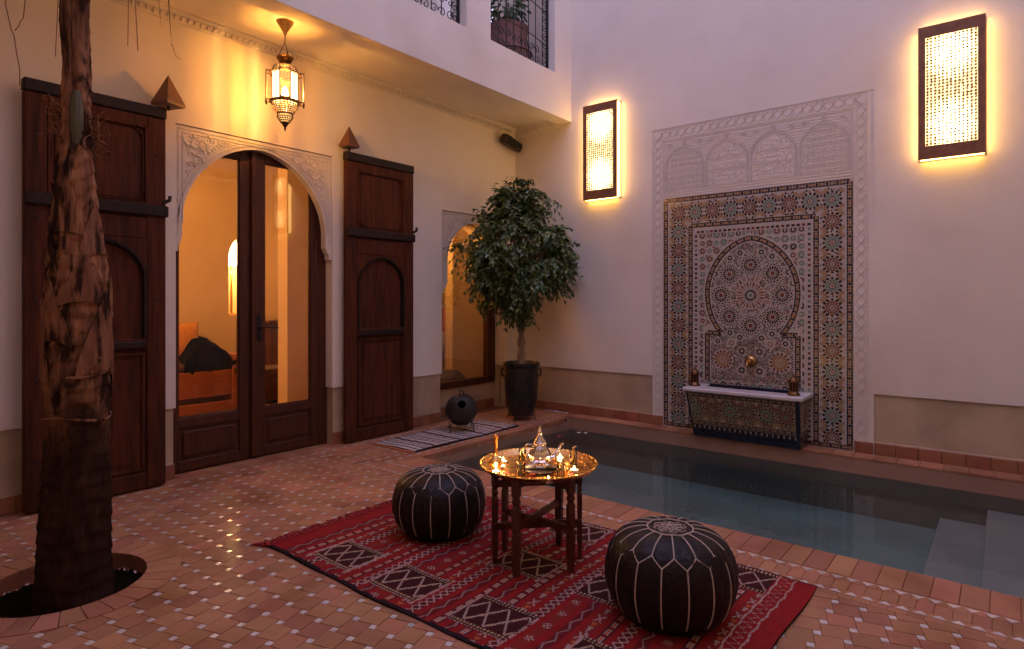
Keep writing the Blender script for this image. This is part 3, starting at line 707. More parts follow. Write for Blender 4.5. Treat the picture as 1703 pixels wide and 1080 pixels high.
def pillow(b, c, w_, h, t, tilt, n=12):
    V = []; F = []; R_ = Matrix.Rotation(tilt, 3, 'X')
    for sgn in (1, -1):
        for i in range(n+1):
            for j in range(n+1):
                u, v = i/n*2-1, j/n*2-1; pin = 1-.10*(1-abs(u)**2)*(abs(v)**3)-0; k = (1-u**4)*(1-v**4)
                uu = u*(1-.09*(1-v*v)); vv = v*(1-.09*(1-u*u)); p = R_ @ Vector((uu*w_/2, sgn*t/2*k**.6, vv*h/2)); V.append((p[0]+c[0], p[1]+c[1], p[2]+c[2]))
    for s_ in (0, 1):
        o = s_*(n+1)**2
        for i in range(n):
            for j in range(n):
                a = o+i*(n+1)+j; f = (a, a+n+1, a+n+2, a+1); F.append(f if s_ == 0 else f[::-1])
    b.add(V, F)
b = MB(); pillow(b, (-2.80, 2.42, .80), .46, .44, .16, -.22); tag(b.build('pillow', mat('golden_pillow', (.55, .25, .06), (.42, .17, .04), scale=25, rough=.6), origin=None, smooth=True, sharp=60), 'golden orange pillow leaning on the bench behind the glass', 'pillow')
b = MB(); V = []; F = []; nu, nv = 30, 22      # coat: draped heap
for i in range(nu+1):
    for j in range(nv+1):
        u, v = i/nu, j/nv; x = -2.86+.56*u; y = 2.50-.42*v
        top = .60+.26*sin(pi*min(1, u*1.12))**.7*(1-.35*v); z = top if v < .75 else top-(v-.75)*4*(top-.43)
        if v >= .75: y = 2.185-.05*(1-(v-.75)*4)
        z += .035*noise.noise((u*6, v*5, 1)); y += .02*noise.noise((u*9, v*4, 5)); x += .02*noise.noise((u*5, v*8, 9)); V.append((x, y-.02, z))
for i in range(nu):
    for j in range(nv): a = i*(nv+1)+j; F.append((a, a+1, a+nv+2, a+nv+1))
b.add(V, F); tag(b.build('coat', mat('black_cloth', (.004, .004, .005), (.002, .002, .003), scale=20, rough=.95, spec=.02), smooth=True, sharp=80), 'black coat thrown over the end of the bench behind the glass', 'coat')
tb = thing('side_table', 'dark wooden table inside the right-hand glass pane', 'table', (-2.25, 1.6, 0))
b = MB(); b.cbox((-2.47, 1.50, .47), (-1.80, 1.88, .53), .01); b.build('top', DOORW, tb, world=True)
b = MB(); b.cbox((-2.43, 1.53, .40), (-1.84, 1.85, .4695), .006); b.build('apron', DOORW, tb, world=True)
for xx, yy in ((-2.40, 1.56), (-1.88, 1.56), (-2.40, 1.82), (-1.88, 1.82)): b = MB(); b.cbox((xx-.03, yy-.03, 0), (xx+.03, yy+.03, .399)); b.build('leg', DOORW, tb, world=True)
ch = thing('room_cabinet', 'narrow dark cabinet at the back wall seen in the right-hand door pane', 'cabinet', (-1.62, 2.42, 0))
b = MB(); b.cbox((-1.80, 2.34, .05), (-1.45, 2.58, .97), .008); b.build('body', DOORW, ch, world=True)
b = MB(); b.cbox((-1.83, 2.31, .971), (-1.42, 2.585, 1.01), .008); b.build('top', DOORW, ch, world=True)
r2 = thing('small_room', 'ochre room seen through the window behind the leafy tree', 'room', (.5, 1.0, 0))
b = MB(); b.box((-1.30, .36, -.02), (2.5, 2.1, -.001)); b.build('floor_slab', TERRA2, r2, world=True)
b = MB(); b.box((-1.30, .36, 0), (-1.25, 2.0, 2.7)); b.box((-1.3, 1.9, 0), (2.5, 2.0, 2.7)); b.box((2.4, .36, 0), (2.5, 1.9, 2.7)); b.box((-1.3, .36, 2.7), (2.5, 2.0, 2.78)); b.box((-.05, 1.0, 0), (2.39, 1.12, 2.69)); b.box((0.25, .36, 0), (2.39, .42, 2.69))
b.tube([(-.06, .985, 0), (-.06, .985, 2.69)], .02, 8)
b.build('walls', ROOMW, r2, world=True)
sh = thing('wall_shelf', 'pale shelf on the wall left of the ochre pier behind the window', 'shelf', (.4, 1.8, .72)); b = MB(); b.cbox((.0, 1.62, .62), (1.2, 1.899, .80), .01); b.build('shelf_board', ROOMW, sh, world=True)
for k, (cc, hh) in enumerate((((.25, .03, .02), .34), ((.55, .42, .25), .26), ((.08, .05, .04), .30))):
    b = MB(); b.cbox((.52+k*.075, 1.65, .802), (.588+k*.075, 1.83, .802+hh), .004); tag(b.build('book', mat('book_cover_%d' % k, cc, rough=.6), origin=None), ('red upright book on the shelf behind the window', 'cream upright book on the shelf behind the window', 'dark upright book on the shelf behind the window')[k], 'book')
b = MB(); b.lathe([(0, 0), (.17, 0), (.21, .08), (.22, .2), (.20, .32), (.12, .39), (0, .40)], 24, (-.33, .78, 0)); tag(b.build('room_pouf', WOODD, smooth=True), 'dark pouf on the floor just inside the small window', 'pouf')
c2 = thing('small_room_lamp', 'ceiling lamp lighting the small room behind the tree', 'lamp', (-.6, .9, 2.7))
b = MB(); b.lathe([(.02, 0), (.02, -.2), (.12, -.3), (.12, -.36), (0, -.38)], 20); b.build('shade', emis('small_lamp_glow', (1, .55, .2), 5*K_ROOM), c2, smooth=True)
light('small_room_light', c2, (0, 0, -.5), 30*K_ROOM, WARM, .1)

# ------------------------------------------------------------------ mosaic fountain
def zmat(name, c, rough=.22):
    return mat(name, c, tuple(k*.72 for k in c), scale=55, rough=rough, rough2=.38, bump=.1, bscale=80, world_=True, coat=.25)
ZM = [zmat('mosaic_cream', (.50, .44, .39)), zmat('mosaic_black', (.028, .014, .012)), zmat('mosaic_navy', (.011, .012, .030)), zmat('mosaic_green', (.14, .27, .20)),
      zmat('mosaic_ochre', (.36, .20, .065)), zmat('mosaic_rust', (.20, .045, .025)), zmat('mosaic_pale_green', (.30, .38, .32)), zmat('mosaic_orange', (.38, .20, .12)), zmat('mosaic_olive_cream', (.34, .27, .17))]
def ngon(c, r, n=8, a=0): return [(c[0]+r*cos(a+2*pi*i/n), c[1]+r*sin(a+2*pi*i/n)) for i in range(n)]
def kite(c, a, r0, r1, w_, mid=.5):
    e = (cos(a), sin(a)); f = (-e[1], e[0]); rm_ = r0+(r1-r0)*mid
    return [(c[0]+e[0]*r0, c[1]+e[1]*r0), (c[0]+e[0]*rm_-f[0]*w_, c[1]+e[1]*rm_-f[1]*w_), (c[0]+e[0]*r1, c[1]+e[1]*r1), (c[0]+e[0]*rm_+f[0]*w_, c[1]+e[1]*rm_+f[1]*w_)]
class Mos:
    def __init__(s, fn, h=.0022): s.b = MB(); s.fn = fn; s.h = h; s.test = None; s.discs = []
    def p(s, poly, m):
        c = (sum(q_[0] for q_ in poly)/len(poly), sum(q_[1] for q_ in poly)/len(poly))
        if s.test and not s.test(*c): return
        s.b.prism(poly, s.fn, 0, s.h*random.uniform(.8, 1.2), m)
    def ros(s, c, R, n, col, cen=7, edge=1, fat=False):
        s.discs.append((c[0], c[1], R*1.02))
        s.p(ngon(c, R*.17, 8), cen)
        for i in range(n):
            a = 2*pi*i/n; wv = R*.5*pi/n
            s.p(kite(c, a, R*.24, R*.42, wv*.62), 4 if fat else 1)
            s.p(kite(c, a+pi/n, R*.38, R*.76, wv*(1.35 if fat else 1.2), .6), col)
            s.p(kite(c, a, R*.68, R*1.04, wv*1.3), edge)
    def fan(s, c, R, n, col):
        s.discs.append((c[0], c[1], R*1.0)); s.p(ngon(c, R*.22, 8), 0)
        for i in range(n):
            a = 2*pi*(i+.5)/n; s.p(kite(c, a, R*.24, R*.80, R*.27*2*pi/n, .7), col); s.p(kite(c, a+pi/n, R*.72, R*1.04, R*.34*2*pi/n), 1)
    def sat(s, c, R, n=16):
        s.discs.append((c[0], c[1], R)); s.p(ngon(c, R*.19, 10), 5)
        for i in range(n):
            a = 2*pi*i/n; s.p(kite(c, a, R*.24, R*.68, R*.085, .7), 1); s.p(ngon((c[0]+R*.78*cos(a+pi/n), c[1]+R*.78*sin(a+pi/n)), R*.10, 4, a), 1)
            s.p(ngon((c[0]+R*.93*cos(a), c[1]+R*.93*sin(a)), R*.085, 4, a), 5 if i % 2 else 3)
    def flower(s, c, R, col=1, ring=None):
        s.discs.append((c[0], c[1], R*1.15)); s.p(ngon(c, R*.20, 6), 6)
        for i in range(8):
            a = 2*pi*i/8; s.p(ngon((c[0]+R*.58*cos(a), c[1]+R*.58*sin(a)), R*.25, 5, a), col)
            if ring is not None: s.p(kite(c, a+pi/8, R*.78, R*1.12, R*.24), ring)
    def fill(s, box, pitch, cols, dens=.92, r=.0062):
        u0, v0, u1, v1 = box; j = 0; v = v0
        while v < v1:
            u = u0+(pitch/2 if j % 2 else 0)
            while u < u1:
                if all((u-d[0])**2+(v-d[1])**2 > (d[2]+r*.6)**2 for d in s.discs if abs(u-d[0]) < .2 and abs(v-d[1]) < .2) and random.random() < dens:
                    s.p(ngon((u, v), r*random.uniform(.75, 1.15), 4, pi/4*(1 if (j % 2) else 0)), random.choice(cols))
                u += pitch
            v += pitch*.60; j += 1
    def strip(s, pts, w_, step=.026):
        """dark dashes / ochre squares / dark dashes along a path"""
        pos = 0
        for p, q_ in zip(pts[:-1], pts[1:]):
            L_ = hypot(q_[0]-p[0], q_[1]-p[1])
            if L_ < 1e-6: continue
            n = max(1, round(L_/step)); e = ((q_[0]-p[0])/L_, (q_[1]-p[1])/L_); f = (-e[1], e[0])
            for i in range(n):
                t0, t1 = L_*i/n, L_*(i+1)/n
                for (o0, o1, m_, sh_) in ((-.5, -.24, 2, .06), (-.19, .19, 4 if (pos+i) % 2 == 0 else 7, .10), (.24, .5, 1, .06)):
                    a0, a1 = t0+(t1-t0)*sh_, t1-(t1-t0)*sh_
                    if m_ in (4, 7) and (pos+i) % 3 == 2: m_ = 1
                    s.p([(p[0]+e[0]*a0+f[0]*o0*w_, p[1]+e[1]*a0+f[1]*o0*w_), (p[0]+e[0]*a1+f[0]*o0*w_, p[1]+e[1]*a1+f[1]*o0*w_),
                         (p[0]+e[0]*a1+f[0]*o1*w_, p[1]+e[1]*a1+f[1]*o1*w_), (p[0]+e[0]*a0+f[0]*o1*w_, p[1]+e[1]*a0+f[1]*o1*w_)], m_)
            pos += n
random.seed(21)
TY0, TY1, TZ1 = -1.885, -3.560, 2.262; TW = TY0-TY1
ft = thing('mosaic_fountain', 'tall wall fountain panel of coloured zellige mosaic with a horseshoe arch', 'fountain', (0, (TY0+TY1)/2, .0))
b = MB(); b.box((.0, TY1, .0125), (.0119, TY0, TZ1)); b.build('mosaic_base', ZM[0], ft, world=True)
fnp = lambda u, v, w_: (-w_, TY0-u, v)
mz = Mos(fnp)
e = .027
mz.strip([(e, .02), (e, TZ1-e), (TW-e, TZ1-e), (TW-e, .02)], .044)
mz.strip([(e, .035), (TW-e, .035)], .036)
tag(mz.b.build('outer_border_strip', ZM, ft, world=True), kind='stuff')
mz = Mos(fnp); mz.test = lambda u, v: (.066 < u < TW-.066 and .065 < v < TZ1-.066) and not (.250 < u < TW-.250 and v < TZ1-.262)
pv = .1815; vt = TZ1-.164; k = 0; ucs = [.158, TW-.158]
while vt-k*pv > .10:
    for uc in ucs: mz.ros((uc, vt-k*pv), .077, 12, (3 if (k+(uc > 1)) % 2 else 5), 7, 1)
    for uc in ucs:
        for du in (-.094, .094):
            if k or (uc < 1) == (du < 0): mz.fan((uc+du, vt-(k+.5)*pv), .066, 12, 4)
    k += 1
pu = (TW-.316)/8
for k in range(1, 8): mz.ros((.158+pu*k, vt), .075, 12, (3 if k % 2 else 5), 7, 1)
for k in range(0, 8):
    for dv in (-.094, .094): mz.fan((.158+pu*(k+.5), vt+dv), .064, 12, 4)
mz.fan((.066, TZ1-.066), .06, 12, 4); mz.fan((TW-.066, TZ1-.066), .06, 12, 4)
mz.fill((.066, .066, TW-.066, TZ1-.066), .0245, (1, 1, 1, 1, 2, 5), r=.0082)
tag(mz.b.build('rosette_border', ZM, ft, world=True), kind='stuff')
mz = Mos(fnp); e = .282
mz.strip([(e, .02), (e, TZ1-.292), (TW-e, TZ1-.292), (TW-e, .02)], .042)
for k in range(42):       # dashed inner rows
    for uc in (.336, TW-.336): mz.p([(uc-.010, .03+k*.0445), (uc+.010, .03+k*.0445), (uc+.010, .052+k*.0445), (uc-.010, .052+k*.0445)], random.choice((1, 1, 3, 5, 2)))
for k in range(24): mz.p([(.345+k*.0425, 1.895), (.372+k*.0425, 1.895), (.372+k*.0425, 1.915), (.345+k*.0425, 1.915)], random.choice((1, 1, 3, 5)))
CX = .847; ZC = 1.32
def apath(a_, b_, neck, zn, low, n=44):
    P_ = [(CX-a_-neck*0, low), (CX-a_, zn)]
    R_ = []
    for t in np.linspace(-.27*pi, 1.27*pi, n):
        x = -cos(t); z = sin(t); zz = z*(.90)+.10*(1-abs(x)) if z > 0 else z
        if z > 0: zz = z*.88+.12*max(0, 1-abs(x))
        R_.append((CX+a_*x, ZC+b_*zz))
    R_ = R_
    return P_+[(R_[0][0], zn)]+R_+[(R_[-1][0], zn), (CX+a_, zn), (CX+a_, low)]
AP = apath(.400, .500, 0, .945, .49)
AP[2] = (AP[3][0]-.005, .945); AP[-3] = (AP[-4][0]+.005, .945)
mz.strip(AP, .046, .022)
tag(mz.b.build('arch_border_strip', ZM, ft, world=True), kind='stuff')
def in_arch(u, v, mg=0):
    a_, b_ = .400-.036-mg, .500-.038-mg; x = (u-CX)/a_
    if v < .93-mg: return abs(u-CX) < a_ and v > .50
    if abs(x) >= 1: return False
    y = sqrt(1-x*x)
    if v >= ZC: return v < ZC+b_*(y*.88+.12*(1-abs(x)))
    return v > ZC-b_*y or abs(u-CX) < .24
mz = Mos(fnp); mz.test = lambda u, v: .372 < u < TW-.372 and v < 1.882 and v > .44 and not in_arch(u, v, -.078)
for i in range(14):
    for j in range(20):
        mz.flower((.40+i*.0675, .47+j*.0735), .030, random.choice((5, 1, 3)), 1 if (i+j) % 2 else None)
mz.fill((.37, .45, TW-.37, 1.9), .034, (5, 1, 1, 3, 6), r=.0098)
tag(mz.b.build('spandrel_mosaic', ZM, ft, world=True), kind='stuff')
mz = Mos(fnp); mz.test = lambda u, v: in_arch(u, v)
mz.discs.append((CX, 1.298, .125)); C0 = (CX, 1.298)
mz.p(ngon(C0, .018, 10), 3)
for i in range(24):
    a = 2*pi*i/24; mz.p(kite(C0, a, .058, .134, .0078, .6), 5 if i % 2 else 4); mz.p(kite(C0, a+pi/24, .026, .060, .0048), 1)
    if i % 2: mz.p(ngon((CX+.045*cos(a), 1.298+.045*sin(a)), .006, 4, a), 3)
    mz.p(ngon((CX+.142*cos(a+pi/24), 1.298+.142*sin(a+pi/24)), .0055, 4, a), 1)
for i in range(8):
    a = pi/2+2*pi*i/8; mz.sat((CX+.272*cos(a), 1.298+.276*sin(a)), .098)
    a2 = a+pi/8; mz.flower((CX+.165*cos(a2), 1.298+.165*sin(a2)), .024, 7)
    for da in (-.20, .20): mz.flower((CX+.40*cos(a+da*1.3)*.93, 1.298+.40*sin(a+da*1.3)), .030, 1, 6)
for sx in (-1, 1):
    mz.ros((CX+sx*.252, .70), .088, 14, 4, 7, 5, fat=True); mz.flower((CX+sx*.30, .87), .030, 1); mz.flower((CX+sx*.17, .86), .034, 7, 0)
    for sz in (-1, 1): mz.flower((CX+sx*.078, .70+sz*.088), .036, 1, 7)
mz.fill((CX-.42, .50, CX+.42, 1.84), .0200, (1, 1, 1, 1, 5, 1, 3, 7), r=.0078)
tag(mz.b.build('arch_mosaic', ZM, ft, world=True), kind='stuff')
b = MB(); rx = Matrix.Rotation(-pi/2, 3, 'Y')
b.lathe([(.052, .0), (.052, .006), (.044, .018), (.028, .030), (.022, .05), (.026, .06), (.018, .075), (.0, .08)], 20, (-.002, -2.738, .70), rot=rx); b.tube([(-.06, -2.738, .70), (-.10, -2.738, .695), (-.125, -2.738, .665)], [.012, .010, .009], 10)
b.build('brass_spout', BRASS, ft, world=True, smooth=True)

# basin
bs = thing('fountain_basin', 'tapered mosaic basin with a white marble rim at the foot of the fountain panel', 'basin', (-.15, -2.75, .012))
def bx(v): return .232+.118*v/.43
def by0(v): return -2.262-.035*(1-v/.43)
def by1(v): return -3.232+.020*(1-v/.43)
b = MB()
V = [(0.0-.0025, by0(0), .0125), (-bx(0), by0(0), .0125), (-bx(0), by1(0), .0125), (-.0025, by1(0), .0125), (-.0025, by0(.43), .428), (-bx(.43), by0(.43), .428), (-bx(.43), by1(.43), .428), (-.0025, by1(.43), .428)]
b.add(V, [(0,1,5,4),(1,2,6,5),(2,3,7,6),(4,5,6,7),(3,2,1,0),(0,4,7,3)]); b.build('basin_body', ZM[1], bs, world=True)
def fnb(u, v, w_):
    t = .5+(u-.485)*((by0(v)-by1(v))/.97)/.97; return (-bx(v)-w_, by0(v)+(by1(v)-by0(v))*(u/.97), v)
mz = Mos(fnb)
mz.b.prism([(.02, .125), (.935, .125), (.935, .425), (.02, .425)], fnb, 0, .0015, 8); mz.h = .0035
mz.strip([(.022, .402), (.933, .402)], .034, .02); mz.strip([(.022, .148), (.933, .148)], .032, .02)
mz.test = lambda u, v: .024 < u < .931 and .176 < v < .374
for k in range(6): mz.ros((.07+k*.158, .275), .066, 12, (3, 5)[k % 2], (7, 3)[k % 2], 1)
for k in range(7):
    for dv in (-.095, .095): mz.fan((-.009+k*.158, .275+dv), .056, 12, 5 if dv > 0 else 4)
mz.fill((.02, .17, .935, .38), .0245, (1, 1, 5, 2), r=.0092)
mz.test = None
for k in range(20): mz.p(kite((.03+k*.0475, .085), pi/2, 0, .034, .0075, .6), 0)
for k in range(10):
    for (v0, v1) in ((.012, .048), (.052, .082)): mz.p([(.012+k*.0955, v0), (.104+k*.0955, v0), (.104+k*.0955, v1), (.012+k*.0955, v1)], 2)
mz.b.prism([(.938, .02), (.968, .02), (.968, .425), (.938, .425)], fnb, 0, .004, 2); mz.b.prism([(.002, .02), (.016, .02), (.016, .425), (.002, .425)], fnb, 0, .004, 2)
tag(mz.b.build('basin_front_mosaic', ZM, bs, world=True), kind='stuff')
fns = lambda u, v, w_: (-bx(v)*(1-u/.34), by1(v)-w_, v)
mz = Mos(fns); mz.b.prism([(.035, .125), (.32, .125), (.32, .425), (.035, .425)], fns, 0, .0015, 0); mz.h = .0035
mz.strip([(.04, .402), (.318, .402)], .030, .02); mz.strip([(.04, .148), (.318, .148)], .030, .02); mz.ros((.18, .275), .08, 12, 5, 7, 1); mz.test = lambda u, v: .04 < u < .31 and .176 < v < .374
mz.fill((.04, .17, .32, .38), .026, (1, 1, 5, 2), r=.007); tag(mz.b.build('basin_side_mosaic', ZM, bs, world=True), kind='stuff')
b = MB(); b.cbox((-.375, -3.262, .430), (-.175, -2.240, .462), .006); b.cbox((-.1745, -3.262, .430), (-.003, -3.14, .462), .005); b.cbox((-.1745, -2.36, .430), (-.003, -2.240, .462), .005)
b.build('marble_rim', MARBLE, bs, world=True)
b = MB(); b.cbox((-.028, -3.138, .4305), (-.003, -2.362, .470), .003); b.box((-.174, -3.138, .429), (-.03, -2.362, .434)); b.build('blue_back_edge', ZM[2], bs, world=True)
def smalllant():
    t = thing('small_lantern', 'small dark metal lantern on the right end of the marble basin rim', 'lantern', (0, 0, 0), 0, 'small lanterns on the fountain basin')
    b = MB(); b.lathe([(0, 0), (.052, 0), (.050, .012), (.036, .030), (.034, .040)], 8); b.build('base', DBRASS, t)
    b = MB(); b.lathe([(.030, .040), (.030, .105)], 8); b.build('pane', mat('smoky_glass', (.05, .03, .025), rough=.15), t)
    b = MB()
    for i in range(8): a = 2*pi*i/8; b.bar((.034*cos(a), .034*sin(a), .038), (.034*cos(a), .034*sin(a), .108), .007, .007)
    b.build('cage', DBRASS, t)
    b = MB(); b.lathe([(.042, .106), (.040, .118), (.030, .138), (.014, .150), (.012, .158), (0, .162)], 16, cap0=True); b.tube([(0.012*cos(a), 0, .166+.010*sin(a)) for a in np.linspace(0, 2*pi, 12)], .0025, 5); b.build('domed_cap', DBRASS, t, smooth=True); return t
sl = smalllant(); sl.location = (-.245, -3.160, .4625)
dup(sl, (-.20, -2.290, .4625), label='small dark metal lantern on the left end of the marble basin rim')

# carved stucco panel round the fountain
random.seed(4)
cp = thing('carved_wall_panel', 'shallow carved white stucco surround with a row of arches above the fountain', 'panel', (.012, -2.72, .10))
fnc = lambda u, v, w_: (.005-w_, CY0-u, v); CW = CY0-CY1; RB = MB(); H = .0042
def st(pts, w_=.007, h=H):
    w_ *= .85; stripe(RB, pts, w_, fnc, 0, h)
iu0, iu1 = TY0-0, TY1; eu0, eu1 = CY0-TY0, CY0-TY1          # tile edges in panel u
def zig(p0, p1, wd, n):
    L_ = hypot(p1[0]-p0[0], p1[1]-p0[1]); e = ((p1[0]-p0[0])/L_, (p1[1]-p0[1])/L_); f = (-e[1], e[0])
    for ph in (0, 1):
        P_ = []
        for i in range(2*n+1):
            s_ = (1 if (i+ph) % 2 else -1)*wd/2*.86; P_.append((p0[0]+e[0]*L_*i/(2*n)+f[0]*s_, p0[1]+e[1]*L_*i/(2*n)+f[1]*s_))
        st(P_, .008)
    for i in range(2*n):
        t = L_*(i+.5)/(2*n)
        for s_ in (-1, 1):
            for k_ in (.12, .32): c = (p0[0]+e[0]*t+f[0]*s_*wd*k_, p0[1]+e[1]*t+f[1]*s_*wd*k_); st([(c[0]-e[0]*.010, c[1]-e[1]*.010), (c[0]+e[0]*.010+f[0]*.008*s_, c[1]+e[1]*.010+f[1]*.008*s_)], .006)
zt = 2.955; bwid = .105
zig((.058, .12), (.058, zt-.06), .095, 16); zig((CW-.052, .12), (CW-.052, zt-.06), .085, 16); zig((.06, zt-.055), (CW-.05, zt-.055), .095, 11)
for d_ in (.004, .112): st([(d_, .11), (d_, zt-d_), (CW-d_*.92, zt-d_), (CW-d_*.92, .11)], .008)
st([(.124, 2.27), (.124, zt-.128), (CW-.116, zt-.128), (CW-.116, 2.27)], .006); st([(.124, 2.285), (CW-.116, 2.285)], .008); st([(.124, 2.31), (CW-.116, 2.31)], .006)
aw = (CW-.25)/4
for k in range(4):
    cx = .130+aw*(k+.5)
    for (dr_, ww) in ((0, .012), (.020, .006), (-.016, .005)):
        A = arch_pts(cx, aw*.46+dr_*.5, 2.56, 2.745+dr_, 22, .12); st([(A[0][0], 2.33)]+A+[(A[-1][0], 2.33)], ww*.6, .0035)
    # fine lattice over the whole bay
    for i in range(26):
        for j in range(20):
            c = (cx-aw*.5+aw*(i+.5)/26, 2.335+.0255*j); inside = abs(c[0]-cx) < aw*.43 and c[1] < 2.55+.17*sqrt(max(0, 1-((c[0]-cx)/(aw*.43))**2))
            if (not inside or k in (0, 3)) and c[1] < 2.82: aa = pi/4*((i+j) % 4)+.3; st([(c[0]-.008*cos(aa), c[1]-.008*sin(aa)), (c[0]+.008*cos(aa), c[1]+.008*sin(aa))], .0055, .0035)
    # fill inside
    if k in (0, 3):
        n = 6; st_ = .058
        for i in range(-4, 5):
            for j in range(0, 8):
                c = (cx+i*st_*.72, 2.34+j*st_)
                x_ = (c[0]-cx)/(aw*.42)
                if abs(x_) > 1: continue
                if c[1] > 2.55+.17*sqrt(1-x_*x_): continue
                for a in range(4): aa = a*pi/4+(.2 if (i+j) % 2 else .6); st([(c[0]-.024*cos(aa), c[1]-.024*sin(aa)), (c[0]+.024*cos(aa), c[1]+.024*sin(aa))], .0035, .0022)
    else:
        for r_ in range(10):
            z_ = 2.345+r_*.037; u = cx-aw*.40
            while u < cx+aw*.40:
                x_ = (u-cx)/(aw*.43); lim = 2.55+.165*sqrt(max(0, 1-x_*x_))
                if z_ < lim:
                    l_ = random.uniform(.008, .024); st([(u, z_), (u+l_, z_+random.uniform(-.008, .008))], .0065)
                    if random.random() < .6: st([(u+.005, z_+.009), (u+.009+random.uniform(-.01, .01), z_+.026)], .005)
                    if random.random() < .5: RB.prism(ngon((u+l_+.006, z_+.010), .005, 5), fnc, 0, H, 0)
                    u += l_+.012
                else: u += .02
            if r_ in (0, 4, 7): st([(cx-aw*.42, z_-.014), (cx+aw*.42, z_-.014)], .004)
    for sx in (-1, 1):       # between arches
        c = (cx+sx*aw*.40, 2.765)
        for q_ in range(3): sp = spiral((c[0]-sx*.012*q_, c[1]+.008*q_), .020, .9, random.uniform(0, 6), sx, 8); st(sp, .0055)
    sp = ngon((cx, 2.79), .022, 10); st(sp+sp[:1], .005); sp = ngon((cx, 2.79), .010, 6); st(sp+sp[:1], .005)
cr = RB.build('carved_relief', STUCCO, cp, world=True); tag(cr, kind='stuff')

# ------------------------------------------------------------------ perforated wall sconces
def diffuser_mat():
    m = bpy.data.materials.new('sconce_diffuser'); m.use_nodes = True; N = m.node_tree.nodes; L = m.node_tree.links; b = N['Principled BSDF']
    b.inputs['Base Color'].default_value = (.8, .7, .5, 1); tc = N.new('ShaderNodeTexCoord'); tot = None
    for zc in (.25, .79):
        vd = N.new('ShaderNodeVectorMath'); vd.operation = 'DISTANCE'; sc_ = N.new('ShaderNodeMapping'); sc_.inputs['Scale'].default_value = (0, 1.3, 1)
        L.new(tc.outputs['Object'], sc_.inputs[0]); L.new(sc_.outputs[0], vd.inputs[0]); vd.inputs[1].default_value = (0, 0, zc)
        r = N.new('ShaderNodeMapRange'); r.interpolation_type = 'SMOOTHERSTEP'; r.inputs[1].default_value = .26; r.inputs[2].default_value = .0; r.inputs[3].default_value = 0; r.inputs[4].default_value = 5*K_SCONCE
        L.new(vd.outputs['Value'], r.inputs[0])
        if tot is None: tot = r.outputs[0]
        else:
            a = N.new('ShaderNodeMath'); a.operation = 'ADD'; L.new(tot, a.inputs[0]); L.new(r.outputs[0], a.inputs[1]); tot = a.outputs[0]
    a = N.new('ShaderNodeMath'); a.operation = 'ADD'; a.inputs[1].default_value = .85*K_SCONCE; L.new(tot, a.inputs[0])
    b.inputs['Emission Color'].default_value = (1, .66, .27, 1); L.new(a.outputs[0], b.inputs['Emission Strength']); return m
def sconce():
    t = thing('wall_sconce', 'tall perforated metal wall light beside the fountain panel, nearer the corner', 'wall light', (0, 0, 0), 0, 'perforated wall lights on the fountain wall')
    W_, H_, D_ = .205, 1.008, .088
    b = MB(); hu, z0, z1 = .159, .100, .920
    for (a, c) in (((-W_, 0), (W_, z0)), ((-W_, z1), (W_, H_)), ((-W_, z0), (-hu, z1)), ((hu, z0), (W_, z1))): b.box((-D_, a[0], a[1]), (-D_+.003, c[0], c[1]))
    for sy in (-1, 1): b.box((-D_+.003, sy*W_, 0), (-D_+.010, sy*(W_-.004), H_)); b.box((-.010, sy*W_, 0), (-.0, sy*(W_-.004), H_))
    for z_ in (0, H_-.004): b.box((-D_+.003, -W_+.004, z_), (-D_+.010, W_-.004, z_+.004)); b.box((-.010, -W_+.004, z_), (0, W_-.004, z_+.004))
    for sy in (-1, 1):
        for z_ in (0, H_-.008): b.box((-D_+.010, sy*W_, z_), (-.010, sy*(W_-.008), z_+.008))
    b.build('metal_frame', COPPERP, t)
    b = MB(); fn = lambda u, v, w_: (-D_+.0035-w_*0-w_, -u, v); c_ = .0225; nc, nr = 13, 35; rs = random.Random(5); sx_ = 2*hu/nc; sz_ = (z1-z0)/nr
    for i in range(nc):
        for j in range(nr):
            c = (-hu+sx_*(i+.5), z0+sz_*(j+.5)); k = (i+j) % 2
            ro = rs.choice((0, .35, .7)); c = (c[0]+rs.uniform(-.002, .002), c[1]+rs.uniform(-.002, .002))
            for a in range(3 if rs.random() < .75 else 2): aa = a*pi/3+(.26 if k else .78)+ro; l_ = c_*rs.uniform(.46, .66); stripe(b, [(c[0]-l_*cos(aa), c[1]-l_*sin(aa)), (c[0]+l_*cos(aa), c[1]+l_*sin(aa))], .0040, fn, 0, .001)
            q_ = ngon(c, c_*rs.uniform(.24, .36), 6, ro); stripe(b, q_+q_[:1], .0036, fn, 0, .0012)
    tag(b.build('perforated_screen', COPPERP, t), kind='stuff')
    b = MB(); b.box((-D_+.012, -W_+.006, .006), (-D_+.020, W_-.006, H_-.010)); b.build('diffuser', diffuser_mat(), t)
    b = MB(); g = emis('sconce_side_glow', (1, .53, .14), 3.2*K_SCONCE)
    for sy in (-1, 1): b.box((-D_+.0205, sy*(W_-.005), .009), (-.0105, sy*(W_-.007), H_-.009))
    b.box((-D_+.0205, -W_+.010, .003), (-.0105, W_-.010, .005)); b.box((-D_+.0205, -W_+.010, H_-.005), (-.0105, W_-.010, H_-.003))
    b.build('side_panes', g, t); return t
s1 = sconce(); s1.location = (0, -1.205, 2.322)
dup(s1, (0, -4.217, 2.322), label='tall perforated metal wall light high on the wall right of the fountain panel')

